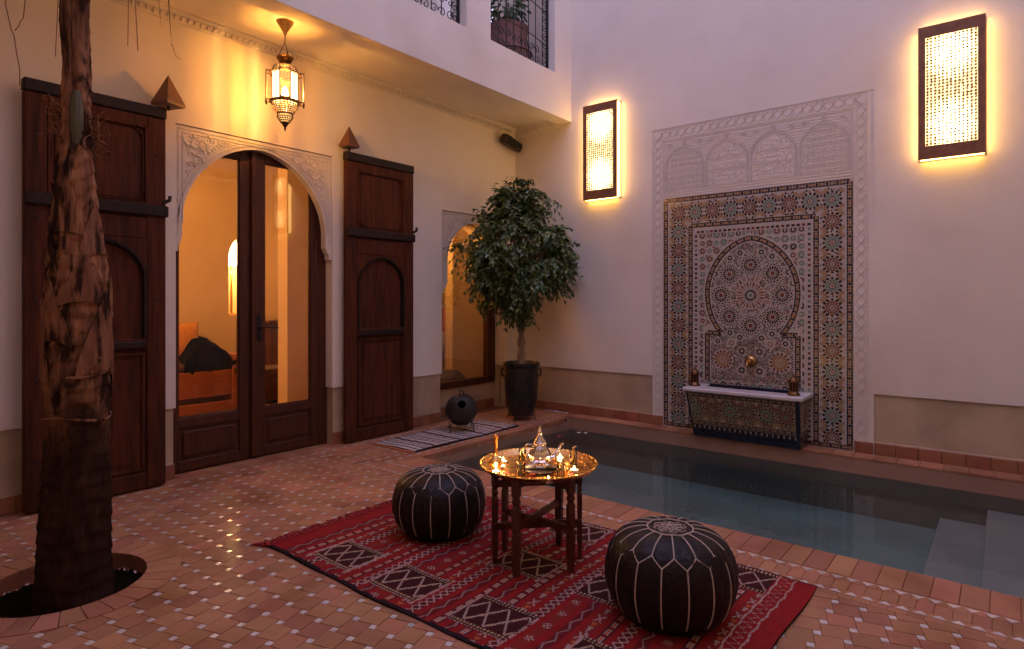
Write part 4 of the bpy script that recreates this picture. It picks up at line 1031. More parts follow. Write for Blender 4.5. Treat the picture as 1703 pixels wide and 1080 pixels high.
dup(s1, (-4.95, -6.3, 2.322), rz=-pi/2, label='tall perforated metal wall light added on the unseen wall facing the doors')  # added out of view for warm light on the lower walls
dup(s1, (-1.6, -6.3, 2.322), rz=-pi/2, label='tall perforated metal wall light added on the unseen wall facing the doors, at its pool end')  # another unseen sconce added to warm the courtyard
dup(s1, (-6.9, -3.2, 2.322), rz=pi, label='tall perforated metal wall light added on the unseen wall facing the fountain')  # third added sconce, out of view, there for its warm light

# ------------------------------------------------------------------ hanging lantern
ln = thing('hanging_lantern', 'ornate pierced brass lantern hanging on chains in front of the glazed door', 'lantern', (-3.258, -.462, 3.275))
LG = glass('lantern_glass', (.9, .8, .6), refl=.6, emit=((1, .74, .38), .55))
LGD = glass('lantern_inner_glass', (.9, .75, .5), refl=.4, emit=((1, .60, .22), .16))
b = MB(); b.lathe([(.062, 0), (.060, -.008), (.030, -.055), (.012, -.085), (.008, -.10)], 20, cap0=True); b.build('ceiling_cup', BRASS, ln, smooth=True)
b = MB(); b.tube([(0, 0, -.10), (0, 0, -.155)], .004, 6)
for k in range(3): a = 2*pi*k/3+.4; b.tube([(0, 0, -.155), (.030*cos(a), .030*sin(a), -.215), (.050*cos(a), .050*sin(a), -.270)], .0028, 5)
b.build('chain', DBRASS, ln)
def pierced(b, r0, z0, r1, z1, rows, n, w_=.0035):
    for i in range(rows+1):
        t = i/rows; r, z = r0+(r1-r0)*t, z0+(z1-z0)*t; b.tube([(r*cos(a), r*sin(a), z) for a in np.linspace(0, 2*pi, n+1)], w_*.8, 4)
    for i in range(n):
        a = 2*pi*i/n; b.tube([(r0*cos(a), r0*sin(a), z0), (r1*cos(a), r1*sin(a), z1)], w_*.75, 4)
b = MB(); b.lathe([(.052, -.262), (.054, -.268), (.034, -.300), (.040, -.318)], 20); pierced(b, .058, -.262, .036, -.300, 2, 18); b.build('crown', DBRASS, ln, smooth=True)
b = MB(); pierced(b, .040, -.318, .080, -.335, 2, 22); pierced(b, .080, -.335, .092, -.375, 3, 22)
for r_, z_ in ((.094, -.378), (.112, -.382)): b.lathe([(r_, z_), (r_, z_-.006), (r_-.03, z_-.004)], 24)
b.build('pierced_dome', DBRASS, ln)
b = MB(); b.lathe([(.034, -.312), (.074, -.333), (.086, -.37), (.088, -.378)], 20); b.lathe([(.088, -.592), (.074, -.64), (.05, -.672), (.048, -.69), (.038, -.72), (.018, -.745)], 20); tag(b.build('glow_lining', LGD, ln, smooth=True), kind='stuff')
zt_, zb_ = -.378, -.585
for k in range(4):        # four projecting bays with pierced faces, clear panes between
    a = pi/4+k*pi/2+.25; e = Vector((cos(a), sin(a), 0)); f = Vector((-sin(a), cos(a), 0)); b = MB(); hw = .036; r0, r1 = .085, .128
    for sf_ in (-1, 1):
        for rr in (r0, r1): p = e*rr+f*hw*sf_; b.bar(p+Vector((0, 0, zt_)), p+Vector((0, 0, zb_)), .006, .006)
        for zz in (zt_, zb_): b.bar(e*r0+f*hw*sf_+Vector((0, 0, zz)), e*r1+f*hw*sf_+Vector((0, 0, zz)), .007, .007)
    for zz in (zt_, zb_): b.bar(e*r1-f*hw+Vector((0, 0, zz)), e*r1+f*hw+Vector((0, 0, zz)), .008, .010)
    n = 11
    for i in range(n):
        z_ = zt_+(zb_-zt_)*(i+.5)/n
        for j in range(4):
            c = e*(r1-.001)+f*(-hw+hw*2*(j+.5)/4)+Vector((0, 0, z_))
            for s_ in (-1, 1): b.bar(c-f*.009-Vector((0, 0, .009*s_)), c+f*.009+Vector((0, 0, .009*s_)), .0035, .0022, up=tuple(e))
    for j in range(5): c = e*r1+f*(-hw+hw*2*j/4)+Vector((0, 0, zb_-.012)); b.lathe([(0, -.009), (.008, -.004), (.008, .004), (0, .008)], 6, tuple(c))
    b.build('pierced_bay', DBRASS, ln)
    b = MB(); b.obox(e*(r1-.006)+Vector((0, 0, (zt_+zb_)/2)), f*(hw-.004), Vector((0, 0, (zt_-zb_)/2-.005)), e*.0006); b.build('bay_pane', LGD, ln)
    a2 = a+pi/4; e2 = Vector((cos(a2), sin(a2), 0)); f2 = Vector((-sin(a2), cos(a2), 0)); b = MB()
    for s_ in (-1, 1): b.obox(e2*.086+f2*s_*.020+Vector((0, 0, (zt_+zb_)/2)), f2*.016, Vector((0, 0, (zt_-zb_)/2-.004)), e2*.0006)
    b.build('clear_pane', LG, ln)
    b = MB(); b.bar(e2*.088+Vector((0, 0, zt_)), e2*.088+Vector((0, 0, zb_)), .005, .005); b.build('glazing_bar', DBRASS, ln)
b = MB(); b.lathe([(.10, zt_+.004), (.10, zt_-.006), (.085, zt_-.006)], 8); b.lathe([(.108, zb_+.005), (.108, zb_-.008), (.085, zb_-.008)], 24)
pierced(b, .092, -.594, .088, -.622, 2, 26); pierced(b, .088, -.622, .056, -.668, 4, 24); pierced(b, .052, -.675, .056, -.695, 1, 20); pierced(b, .056, -.695, .030, -.735, 3, 18)
b.lathe([(.058, -.668), (.060, -.672), (.052, -.678)], 20); b.lathe([(.030, -.733), (.012, -.762), (.005, -.772), (.009, -.780), (.003, -.79), (.0, -.805)], 14)
tag(b.build('pierced_bowl', DBRASS, ln), kind='stuff')
bulb = MB(); bulb.lathe([(0, -.555), (.018, -.548), (.026, -.52), (.016, -.49), (.010, -.475), (0, -.47)], 14); bulb.build('bulb', emis('lantern_bulb', (1, .72, .36), 18), ln, smooth=True)
light('lantern_light', ln, (0, 0, -.50), K_LANTERN, (1, .50, .11), .034)

# ------------------------------------------------------------------ speaker
sp_ = thing('wall_speaker', 'small black loudspeaker tilted down high up in the corner', 'speaker', (-.19, -.02, 3.07))
M_ = Matrix.Rotation(radians(-12), 3, 'Y') @ Matrix.Rotation(radians(20), 3, 'X') @ Matrix.Rotation(radians(-8), 3, 'Z')
def spk(b, lo, hi, c=.012):
    t = MB(); t.cbox(lo, hi, c); b.add([M_ @ Vector(p)+Vector((0, -.07, 0)) for p in t.v], t.f)
M_ = Matrix.Rotation(radians(14), 3, 'Y') @ Matrix.Rotation(radians(18), 3, 'X')
b = MB(); spk(b, (-.155, -.055, -.052), (.155, .05, .052), .018); b.build('case', mat('dark_brown_plastic', (.035, .014, .012), (.025, .010, .009), rough=.4), sp_)
b = MB(); spk(b, (-.125, -.060, -.040), (.125, -.0555, .040), .002); b.build('grille', mat('black_speaker_grille', (.008, .007, .007), rough=.8, bump=.6, bscale=500), sp_)
b = MB(); b.bar((0, .02, 0), (0, -.04, 0), .03, .03); b.build('bracket', IRON, sp_)
b = MB(); spk(b, (.07, -.0635, -.030), (.09, -.0602, -.022), .001); b.build('badge', SILVER, sp_)

# ------------------------------------------------------------------ potted ficus
LEAFM = [mat('ficus_leaf_dark', (.040, .078, .020), (.055, .098, .026), scale=30, rough=.28, rough2=.42), mat('ficus_leaf_mid', (.055, .105, .026), (.075, .13, .034), scale=30, rough=.28, rough2=.4), mat('ficus_leaf_light', (.11, .17, .045), (.13, .19, .05), scale=30, rough=.3)]
random.seed(33)
FX, FY = -.60, -.56
fp = thing('plant_pot', 'black glazed pot on a wire stand holding the leafy tree in the corner', 'pot', (FX, FY, 0))
GLAZE = mat('black_glazed_clay', (.013, .010, .010), (.020, .014, .012), scale=8, rough=.22, rough2=.4, bump=.2, bscale=12)
b = MB(); b.lathe([(.02, .048), (.11, .050), (.135, .075), (.165, .18), (.178, .33), (.180, .46), (.176, .55), (.192, .56), (.198, .575), (.196, .60), (.183, .602), (.172, .585), (.165, .56), (.0, .555)], 40); b.build('pot_body', GLAZE, fp, smooth=True)
for sg in (-1, 1):
    b = MB(); a = radians(-50)+(0 if sg > 0 else pi); b.tube([(.178*cos(a), .178*sin(a), .54), (.205*cos(a), .205*sin(a), .53), (.205*cos(a), .205*sin(a), .47), (.178*cos(a), .178*sin(a), .45)], .011, 8); b.build('handle', GLAZE, fp, smooth=True)
b = MB(); b.tube([(.125*cos(a), .125*sin(a), .052) for a in np.linspace(0, 2*pi, 25)], .006, 5)
for k in range(4): a = 2*pi*k/4+.2; b.tube([(.12*cos(a), .12*sin(a), .13), (.155*cos(a), .155*sin(a), .09), (.15*cos(a), .15*sin(a), .03), (.175*cos(a), .175*sin(a), .004)], .005, 5)
b.build('wire_stand', IRON, fp, smooth=True)
tr = thing('ficus_tree', 'leafy green weeping fig with a twisted pale trunk growing in the black pot', 'tree', (FX, FY, .555))
BARK = mat('pale_twisted_bark', (.33, .22, .14), (.22, .14, .09), scale=18, rough=.8, bump=.5, bscale=60)
b = MB()
for ph in (0, pi): b.tube([(.020*cos(ph+t*13)+.012*sin(t*3), .020*sin(ph+t*13)+.02*t, t*.62) for t in np.linspace(0, 1, 26)], [.026-.006*t for t in np.linspace(0, 1, 26)], 9)
b.build('trunk', BARK, tr, smooth=True, sharp=70)
CC = Vector((-.05, .0, 1.235)); RX, RZ = .50, .66
twigs = []
b = MB()
for k in range(210):
    for _ in range(30):
        d = Vector((random.gauss(0, 1), random.gauss(0, 1), random.gauss(0, 1))).normalized(); rr = random.uniform(.25, 1)**.5
        sh_ = 1.0+.20*noise.noise(d*2.1+Vector((3, 1, 7))); wz = RX*(1.0 if d.z < .1 else 1-.32*d.z)
        p = CC+Vector((d.x*wz*rr*sh_, d.y*wz*rr*sh_, d.z*RZ*rr*sh_*(1 if d.z > 0 else .92)))
        wx, wy = p.x+FX, p.y+FY
        if wx < -.05 and wy < -.05: break
    twigs.append(p)
    if k % 2 == 0:
        base = Vector((0, .01, .58)); m1 = base.lerp(p, .45)+Vector((0, 0, .10)); b.tube([base, m1, p], [.010, .006, .0025], 5)
b.build('branches', BARK, tr, smooth=True)
b = MB()
def leafq(b, p, d, l, m):
    d = d.normalized(); s_ = d.cross(Vector((0, 0, 1)))
    if s_.length < .1: s_ = Vector((1, 0, 0))
    s_.normalize(); s_ = (Matrix.Rotation(random.uniform(-.9, .9), 3, d) @ s_); n = s_.cross(d); w_ = l*.23
    a0, a1, a2, tip = p, p+d*l*.35-n*l*.03, p+d*l*.70-n*l*.03, p+d*l-n*l*.16
    P_ = [a0, a1+s_*w_+n*w_*.35, a2+s_*w_*.75+n*w_*.2, tip, a2-s_*w_*.75+n*w_*.2, a1-s_*w_+n*w_*.35, a1, a2]
    b.add(P_, [(0, 6, 1), (6, 7, 2, 1), (7, 3, 2), (0, 5, 6), (5, 4, 7, 6), (4, 3, 7)], m)
for p in twigs:
    out = (p-CC); out.z *= .6; out.normalize(); n_sub = random.randint(6, 10)
    for _ in range(n_sub):
        dd = (out*.9+Vector((random.gauss(0, .8), random.gauss(0, .8), random.gauss(0.1, .7)))).normalized(); L_ = random.uniform(.09, .21); prev = p
        pts_ = [p]
        for i in range(1, 6): t = i/5; pts_.append(p+dd*L_*t+Vector((0, 0, -.09*t*t)))
        b.tube(pts_, .0016, 3, 3)
        for i in range(1, 6):
            for sg in (-1, 1):
                if random.random() < .12: continue
                q_ = pts_[i]; sd = dd.cross(Vector((0, 0, 1))); sd = sd.normalized() if sd.length > .1 else Vector((1, 0, 0))
                ld = dd*.55+sd*sg*.7+Vector((random.gauss(0, .25), random.gauss(0, .25), -.65+random.gauss(0, .25)))
                if q_.x+FX > -.02 or q_.y+FY > -.02: continue
                leafq(b, q_, ld, random.uniform(.046, .070), random.choices((0, 1, 2), (5, 3, 1))[0])
# sparse top shoots
for k in range(16):
    a = random.uniform(0, 6.28); r_ = random.uniform(0, .26); p = CC+Vector((r_*cos(a)-.02, r_*sin(a)*.8, RZ*.72)); top = p+Vector((random.gauss(0, .08), random.gauss(0, .06), random.uniform(.12, .30)))
    b.tube([p, p.lerp(top, .5)+Vector((.01, 0, 0)), top], .002, 3, 3)
    for i in range(9):
        t = i/8; q_ = p.lerp(top, t); a2 = random.uniform(0, 6.28)
        if q_.x+FX > -.03 or q_.y+FY > -.03: continue
        leafq(b, q_, Vector((cos(a2), sin(a2), -.3)), random.uniform(.04, .06), random.choices((0, 1, 2), (3, 3, 2))[0])
tag(b.build('foliage', LEAFM+[BARK], tr), kind='stuff')

# ------------------------------------------------------------------ palm
random.seed(5)
PX, PY = -4.782, -1.305
pm = thing('palm_tree', 'palm with a thick ringed trunk and torn upper bark rising from the round soil pit', 'palm', (PX, PY, -.09))
def palm_mat():
    m = mat('palm_bark', (.050, .024, .015), (.020, .010, .007), scale=9, rough=.95, spec=.04, stretch=(2.6, 2.6, .8), bump=1.0, bscale=20, world_=True)
    N = m.node_tree.nodes; L = m.node_tree.links; b = N['Principled BSDF']; old = b.inputs['Base Color'].links[0].from_socket
    g = N.new('ShaderNodeNewGeometry'); sp = N.new('ShaderNodeSeparateXYZ'); L.new(g.outputs['Position'], sp.inputs[0])
    mp = N.new('ShaderNodeMapping'); mp.inputs['Scale'].default_value = (6, 6, 1.7); L.new(g.outputs['Position'], mp.inputs[0])
    n = N.new('ShaderNodeTexNoise'); n.inputs['Scale'].default_value = 1.7; n.inputs['Detail'].default_value = 9; n.inputs['Distortion'].default_value = 1.2; L.new(mp.outputs[0], n.inputs['Vector'])
    r = N.new('ShaderNodeMapRange'); r.inputs[1].default_value = .44; r.inputs[2].default_value = .54; L.new(n.outputs[0], r.inputs[0])
    zr = N.new('ShaderNodeMapRange'); zr.inputs[1].default_value = .55; zr.inputs[2].default_value = 1.05; L.new(sp.outputs[2], zr.inputs[0])
    zt = N.new('ShaderNodeMapRange'); zt.inputs[1].default_value = 2.2; zt.inputs[2].default_value = 2.5; zt.inputs[3].default_value = 1; zt.inputs[4].default_value = .5; L.new(sp.outputs[2], zt.inputs[0])
    mu = N.new('ShaderNodeMath'); mu.operation = 'MULTIPLY'; L.new(r.outputs[0], mu.inputs[0]); L.new(zr.outputs[0], mu.inputs[1])
    mu2 = N.new('ShaderNodeMath'); mu2.operation = 'MULTIPLY'; L.new(mu.outputs[0], mu2.inputs[0]); L.new(zt.outputs[0], mu2.inputs[1])
    n2 = N.new('ShaderNodeTexNoise'); n2.inputs['Scale'].default_value = 9; n2.inputs['Detail'].default_value = 8; mp2 = N.new('ShaderNodeMapping'); mp2.inputs['Scale'].default_value = (4, 4, .6)
    L.new(g.outputs['Position'], mp2.inputs[0]); L.new(mp2.outputs[0], n2.inputs['Vector'])
    fc = N.new('ShaderNodeMix'); fc.data_type = 'RGBA'; fc.inputs[6].default_value = (.33, .155, .078, 1); fc.inputs[7].default_value = (.17, .072, .038, 1)
    rr = N.new('ShaderNodeMapRange'); rr.inputs[1].default_value = .4; rr.inputs[2].default_value = .62; L.new(n2.outputs[0], rr.inputs[0]); L.new(rr.outputs[0], fc.inputs[0])
    mx = N.new('ShaderNodeMix'); mx.data_type = 'RGBA'; L.new(mu2.outputs[0], mx.inputs[0]); L.new(old, mx.inputs[6]); L.new(fc.outputs[2], mx.inputs[7])
    L.new(mx.outputs[2], b.inputs['Base Color']); return m
PB = palm_mat(); PF = mat('peeled_palm_husk', (.32, .155, .08), (.14, .055, .032), scale=5, rough=.85, spec=.06, stretch=(5, 5, 1), bump=.8, bscale=40, world_=True, dirt=(.04, .018, .012), dscale=4, dlim=(.5, .6))
prof = [(-.12, .160), (0, .150), (.31, .140), (.60, .130), (.72, .128), (.98, .130), (1.20, .124), (1.42, .110), (1.60, .088), (1.72, .083), (1.88, .070), (2.1, .055), (2.3, .054), (2.6, .056), (3.4, .058), (4.9, .06)]
offs = [(-.12, 0), (.0, .006), (.72, .014), (.98, .012), (1.3, .018), (1.72, .006), (2.1, .010), (2.6, .006), (4.9, 0)]
def interp(T, z):
    for (a, p), (c, q_) in zip(T[:-1], T[1:]):
        if a <= z <= c: return p+(q_-p)*(z-a)/(c-a)
    return T[-1][1]
b = MB(); na, nz = 72, 420; V = []; F = []
rdir = (sin(YAW), -cos(YAW))
for j in range(nz+1):
    z = -.12+(5.0)*j/nz; r = interp(prof, z)*.95; o = interp(offs, z)*1.0
    for i in range(na):
        a = 2*pi*i/na; d = Vector((cos(a), sin(a), 0))
        rr = r*(1+.06*noise.noise(Vector((d.x*1.5, d.y*1.5, z*3)))+.03*noise.noise(Vector((d.x*6, d.y*6, z*9))))
        ringp = z*15+1.0*noise.noise(Vector((d.x*.8, d.y*.8, z*1.2))); fr_ = ringp-math.floor(ringp)
        rr += (.006 if z < .75 else .007)*(1-fr_)**2*(1 if z < 2.2 else .4)
        if z > .75: rr += .010*noise.noise(Vector((d.x*2.6, d.y*2.6, z*5)))
        rr -= .010*max(0, noise.noise(Vector((d.x*9, d.y*9, z*1.3))))
        V.append((PX+rdir[0]*o+rr*d.x, PY+rdir[1]*o+rr*d.y, z))
for j in range(nz):
    for i in range(na): F.append((j*na+i, j*na+(i+1) % na, (j+1)*na+(i+1) % na, (j+1)*na+i))
b.add(V, F); b.build('trunk', PB, pm, world=True, smooth=True, sharp=60)
va = atan2(CAM[1]-PY, CAM[0]-PX)      # direction to the viewer side, used only to spread the torn husks all round
for k in range(13):                    # torn leaf bases hugging the trunk
    z0 = .84+.060*k+random.uniform(-.02, .02); a0 = k*2.4+.3; wid = random.uniform(.55, .95); hgt = random.uniform(.18, .36); b = MB(); n, m_ = 8, 10; V = []
    for layer in (0, 1):
        for j in range(m_+1):
            t = j/m_; z = z0+hgt*t
            for i in range(n+1):
                s_ = i/n*2-1; ww = wid*(1-t**1.6*.85)*(1+.12*noise.noise(Vector((s_*3, t*6, k)))); a = a0+s_*ww+.25*t*sin(k)
                r = interp(prof, min(4.8, z))+.004+.006*t*(1+.5*sin(k*3))+.006*noise.noise(Vector((s_*4, t*7, k*3)))+.004*(s_*s_)*t-(.004 if layer else 0); o = interp(offs, z)
                V.append((PX+rdir[0]*o+r*cos(a), PY+rdir[1]*o+r*sin(a), z-.03*s_*s_))
    Nn = (n+1)*(m_+1); F = []
    for j in range(m_):
        for i in range(n): q_ = j*(n+1)+i; F.append((q_, q_+1, q_+n+2, q_+n+1)); F.append((Nn+q_+n+1, Nn+q_+n+2, Nn+q_+1, Nn+q_))
    for i in range(n): F.append((m_*(n+1)+i, m_*(n+1)+i+1, Nn+m_*(n+1)+i+1, Nn+m_*(n+1)+i)); F.append((i+1, i, Nn+i, Nn+i+1))
    for j in range(m_): F.append(((j+1)*(n+1), j*(n+1), Nn+j*(n+1), Nn+(j+1)*(n+1))); F.append((j*(n+1)+n, (j+1)*(n+1)+n, Nn+(j+1)*(n+1)+n, Nn+j*(n+1)+n))
    b.add(V, F); b.build('bark_husk', PF if k % 3 else PB, pm, world=True, smooth=True, sharp=60)
for z_, rr in ((.735, .126), (.93, .126)):    # raised bands
    b = MB(); b.tube([(PX+.014*rdir[0]+rr*(1+.03*sin(3*a))*cos(a), PY+.014*rdir[1]+rr*(1+.03*sin(3*a))*sin(a), z_+.012*sin(a*2+z_*9)) for a in np.linspace(0, 2*pi, 41)], .0065, 6); b.build('fibre_band', PF, pm, world=True, smooth=True)
GL = mat('green_leaf_base', (.050, .060, .022), (.07, .055, .025), scale=8, rough=.5)
b = MB(); a = va+.15; c = Vector((PX+.045*cos(a), PY+.045*sin(a), 0)); b.tube([c+Vector((.010*cos(a), .010*sin(a), z)) for z in (1.92, 2.0, 2.1, 2.17)], [.014, .027, .027, .016], 9); b.build('green_leaf_stub', GL, pm, world=True, smooth=True)
b = MB()
for sg, zc in ((-1, 2.02), (1, 1.99)):
    for k in range(14):
        c = Vector((PX+rdir[0]*sg*.06, PY+rdir[1]*sg*.06, zc+random.uniform(-.08, .10))); P_ = [c]
        d = Vector((rdir[0]*sg, rdir[1]*sg, random.uniform(-.6, 1.2))); 
        for i in range(7): d = d+Vector((random.gauss(0, .5), random.gauss(0, .5), random.gauss(-.1, .6))); d.normalize(); P_.append(P_[-1]+d*.019)
        b.tube(P_, .0022, 4)
tag(b.build('torn_fibres', PF, pm, world=True), kind='stuff')
# hanging fibres and drooping leaf tips (from the crown, above the picture)
def hang(name, mt, pts, r): b = MB(); b.tube(pts, r, 4); b.build(name, mt, pm, world=True, smooth=True)
def cp_(u, v, k=2.7):
    R_ = (u-851.5)/FPX*k; return Vector((CAM[0]+cos(YAW)*k+sin(YAW)*R_, CAM[1]+sin(YAW)*k-cos(YAW)*R_, CAM[2]-(v-500.1)/FPX*k))
def P3(x, y, z): return Vector((x, y, z))
FIB = mat('dry_palm_fibre', (.22, .11, .055), (.16, .075, .04), rough=.8)
def wig(p0, p1, n, amp, seed):
    random.seed(seed); P_ = []
    for i in range(n+1): t = i/n; P_.append(Vector(p0).lerp(Vector(p1), t)+Vector((random.gauss(0, amp), random.gauss(0, amp), 0))*(1 if 0 < i < n else 0))
    return P_
CR = Vector((PX, PY, 4.85))
hang('hanging_fibre', FIB, [CR]+wig((-4.99, -1.12, 2.75), (-4.97, -1.14, 2.44), 3, .010, 1)+wig((-4.958, -1.13, 2.42), (-4.94, -1.14, 2.20), 3, .006, 2), .0024)
hang('hanging_fibre', FIB, wig((-4.91, -1.17, 4.6), (-4.925, -1.16, 2.58), 6, .01, 3)+wig((-4.93, -1.155, 2.50), (-4.955, -1.13, 2.44), 3, .003, 4), .0024)
hang('hanging_fibre', FIB, wig((-4.80, -1.20, 4.6), (-4.84, -1.26, 2.33), 9, .010, 5), .0018)
hang('hanging_fibre', FIB, wig((-4.60, -1.45, 4.6), (-4.635, -1.50, 2.38), 9, .009, 6), .0018)
hang('hanging_fibre', FIB, wig((-4.58, -1.50, 4.6), (-4.605, -1.53, 2.36), 9, .014, 7), .0020)
random.seed(8); FG = mat('palm_frond_green', (.030, .070, .030), (.05, .10, .04), rough=.45)
def blade(b, p0, p1, w_, sag=.05):
    p0, p1 = Vector(p0), Vector(p1); d = (p1-p0); s_ = d.cross(Vector((.3, .2, 1))).normalized(); n = 8; V = []
    for i in range(n+1):
        t = i/n; c = p0.lerp(p1, t)+Vector((0, 0, sag*sin(pi*t))); ww = w_*(sin(pi*min(1, .12+t*.88)))**.7*(1-t*.6)+.0006; V += [c-s_*ww, c+Vector((0, 0, -.3*ww)), c+s_*ww]
    F = []
    for i in range(n): o = i*3; F += [(o, o+1, o+4, o+3), (o+1, o+2, o+5, o+4)]
    b.add(V, F)
for k in range(12):
    a = 2*pi*k/12+.2; e = Vector((cos(a), sin(a), 0)); L_ = random.uniform(1.0, 1.35); P_ = []
    for i in range(11): t = i/10; P_.append(CR+e*L_*(t**.9)+Vector((0, 0, .55*sin(t*2.2)-.25*t*t)))
    b = MB(); b.tube(P_, [.016*(1-.8*i/10) for i in range(11)], 5)
    sd = e.cross(Vector((0, 0, 1)))
    for i in range(1, 11):
        for h_ in (0, .5):
            c = P_[i-1].lerp(P_[i], h_+.2)
            for sg in (-1, 1): l_ = .36*(1-.5*abs(i/10-.4)); blade(b, c, c+sd*sg*l_*.75+e*l_*.45+Vector((0, 0, -l_*.35)), .012)
    b.build('frond', FG, pm, world=True)
b = MB(); blade(b, (-4.545, -1.58, 3.4), (-4.515, -1.655, 2.375), .0085, .0); blade(b, (-4.60, -1.56, 3.3), (-4.54, -1.61, 2.47), .004, 0); b.build('drooping_leaf_tip', FG, pm, world=True)
hang('hanging_fibre', FIB, [(-4.515, -1.655, 2.39), (-4.505, -1.668, 2.34), (-4.49, -1.69, 2.315)], .0012)

# ------------------------------------------------------------------ rugs
MAROON, DK, REDC, PINK, GOLD, ORG = (.045, .008, .008), (.012, .008, .010), (.24, .011, .011), (.36, .24, .20), (.38, .26, .13), (.42, .09, .03)
def paint_red(nx, ny, LW, LL):
    """colour grid [across, along]"""
    rng = np.random.RandomState(3); img = np.zeros((nx, ny, 3)); T = (np.arange(nx)+.5)/nx*LW; Sx = (np.arange(ny)+.5)/ny*LL; t, s = np.meshgrid(T, Sx, indexing='ij')
    img[:] = REDC
    def put(mask, c): img[mask] = c
    s0 = .095; k = 0; seq = [1, 5, 2, 4, 3, 1, 2, 5, 4, 1, 3, 5, 2, 4, 1, 5]
    while s0 < LL-.17:
        wd = .046 if k % 2 else .024
        if k % 2 == 0: s0 += wd; k += 1; continue
        ty = seq[(k//2) % len(seq)]; u = (s-s0)/wd; inb = (u >= 0) & (u < 1); v = t/wd; sh = rng.rand()*2
        alt = (.20, .020, .015) if ty in (2, 3) else (.13, .010, .012)
        put(inb & (u > .06) & (u < .94), alt)
        if ty == 1:    # zigzag lines
            tri_ = np.abs((v+sh) % 2-1); put(inb & (np.abs(u-.25-tri_*.5) < .085), (.25, .15, .13))
        elif ty == 2:  # X and triangles
            c = (v*.62+sh) % 2; a = c < 1; x_ = c % 1
            put(inb & a & (np.abs(np.abs(x_-.5)-np.abs(u-.5)) < .09) & (np.abs(x_-.5) < .36), PINK)
            put(inb & ~a & (np.abs(u-.5) < x_*.42) & (x_ < .62), PINK if rng.rand() < .6 else ORG); put(inb & ~a & (np.abs(u-.5) < (x_-.62)*.9) & (x_ > .66), ORG)
        elif ty == 3:  # clusters
            c = (v*.42+sh) % 1; d = np.hypot((c-.5)*2.4, (u-.5)); put(inb & (d < .42) & ((np.floor(t/.010)+np.floor(s/.010)) % 2 == 0), PINK)
        elif ty == 4:  # diamond lattice
            a1 = np.abs((v*1.2+sh+u) % 1-.5); a2 = np.abs((v*1.2+sh-u) % 1-.5); put(inb & ((a1 < .12) | (a2 < .12)), PINK); put(inb & (a1 > .38) & (a2 > .38), DK)
        elif ty == 5:  # dashes
            c = (v*.8+sh) % 1; put(inb & (np.abs(u-.5) < .22) & (c < .72), PINK); put(inb & (np.abs(u-.5) < .08) & (c < .72), ORG); put(inb & (np.abs(u-.5) > .22) & (np.abs(u-.5) < .32) & (c < .8), DK)
        s0 += wd; k += 1
    # dark tufted boxes in three rows
    for tc, lst in ((.19, (.28, .73, 1.21, 1.70)), (.66, (1.03, 1.50)), (1.16, (.98, 1.40, 1.86))):
        for sb in lst:
            T0, T1, S1 = tc-.115, tc+.115, sb+.27; m_ = (t > T0) & (t < T1) & (s > sb) & (s < S1); put(m_, MAROON)
            bt = (t-T0)/(T1-T0); bs_ = (s-sb)
            for ed in (.02, .09, .91, .98):
                put(m_ & (np.abs(bt-ed) < .028) & ((np.floor(s/.0085) % 2) == 0), GOLD if ed in (.09, .91) else PINK)
            inn = m_ & (bt > .15) & (bt < .85)
            for dr_ in (1, -1):
                ph = ((bs_/.10)+dr_*(bt-.15)/.7*1.0) % 1; put(inn & (np.abs(ph-.5) < .048), PINK if dr_ == 1 else GOLD); put(inn & (np.abs(ph-.5) < .085) & ((np.floor(t/.007)+np.floor(s/.007)) % 2 == 0) & (dr_ == -1), PINK)
            ring_ = (t > T0-.018) & (t < T1+.018) & (s > sb-.016) & (s < S1+.016) & ~m_; wv = .010*np.sin(t*90)+.010*np.sin(s*110); put(ring_ & (np.abs(np.minimum(np.abs(s-sb+.010), np.abs(s-S1-.010))+wv*.3) < .004), PINK)
    # end zone
    e = LL-.16; put(s > e, REDC); 
    for c0 in (.012, .075): put((np.abs(s-(e+c0)-.003*np.sin(t*60)) < .0035), PINK)
    tri_ = np.abs((t/.022) % 2-1); put((np.abs(s-(e+.024+tri_*.038)) < .0045), PINK); 
    put(s < .045, REDC)
    # selvedges: broken black and pink
    blk = (np.sin(s*21)+np.sin(s*47+1)) > -.55; put((t < .020) & blk, DK); put((t < .007), (.02, .012, .014)); put((t > LW-.010), DK)
    img *= (.85+.3*rng.rand(nx, ny, 1)); return img
def paint_bw(nx, ny, LW, LL):
    rng = np.random.RandomState(9); img = np.zeros((nx, ny, 3)); T = (np.arange(nx)+.5)/nx*LW; Sx = (np.arange(ny)+.5)/ny*LL; t, s = np.meshgrid(T, Sx, indexing='ij')
    W_, D_, R_ = (.50, .41, .38), (.035, .024, .028), (.16, .06, .05); img[:] = W_; p = .05; k = 0
    while p < LL-.03:
        ty = k % 5; wd = (.012, .03, .010, .055, .016)[ty]; u = (s-p)/wd; inb = (u >= 0) & (u < 1)
        if ty == 0: img[inb] = D_
        elif ty == 1: img[inb & (np.abs((t/.05+u) % 1-.5) < .2)] = D_
        elif ty == 2: img[inb] = R_
        elif ty == 3: m_ = np.abs(np.abs((t/.10) % 1-.5)*2-np.abs(u-.5)*2) < .35; img[inb & m_] = D_; img[inb & ~m_ & (np.abs(u-.5) < .1)] = R_
        else: img[inb & ((np.floor(t/.012)+np.floor(s/.012)) % 2 == 0)] = D_
        p += wd+(.030 if k % 3 else .05); k += 1
    img[(t < .018) | (t > LW-.012)] = D_; img *= (.8+.35*rng.rand(nx, ny, 1)); return img
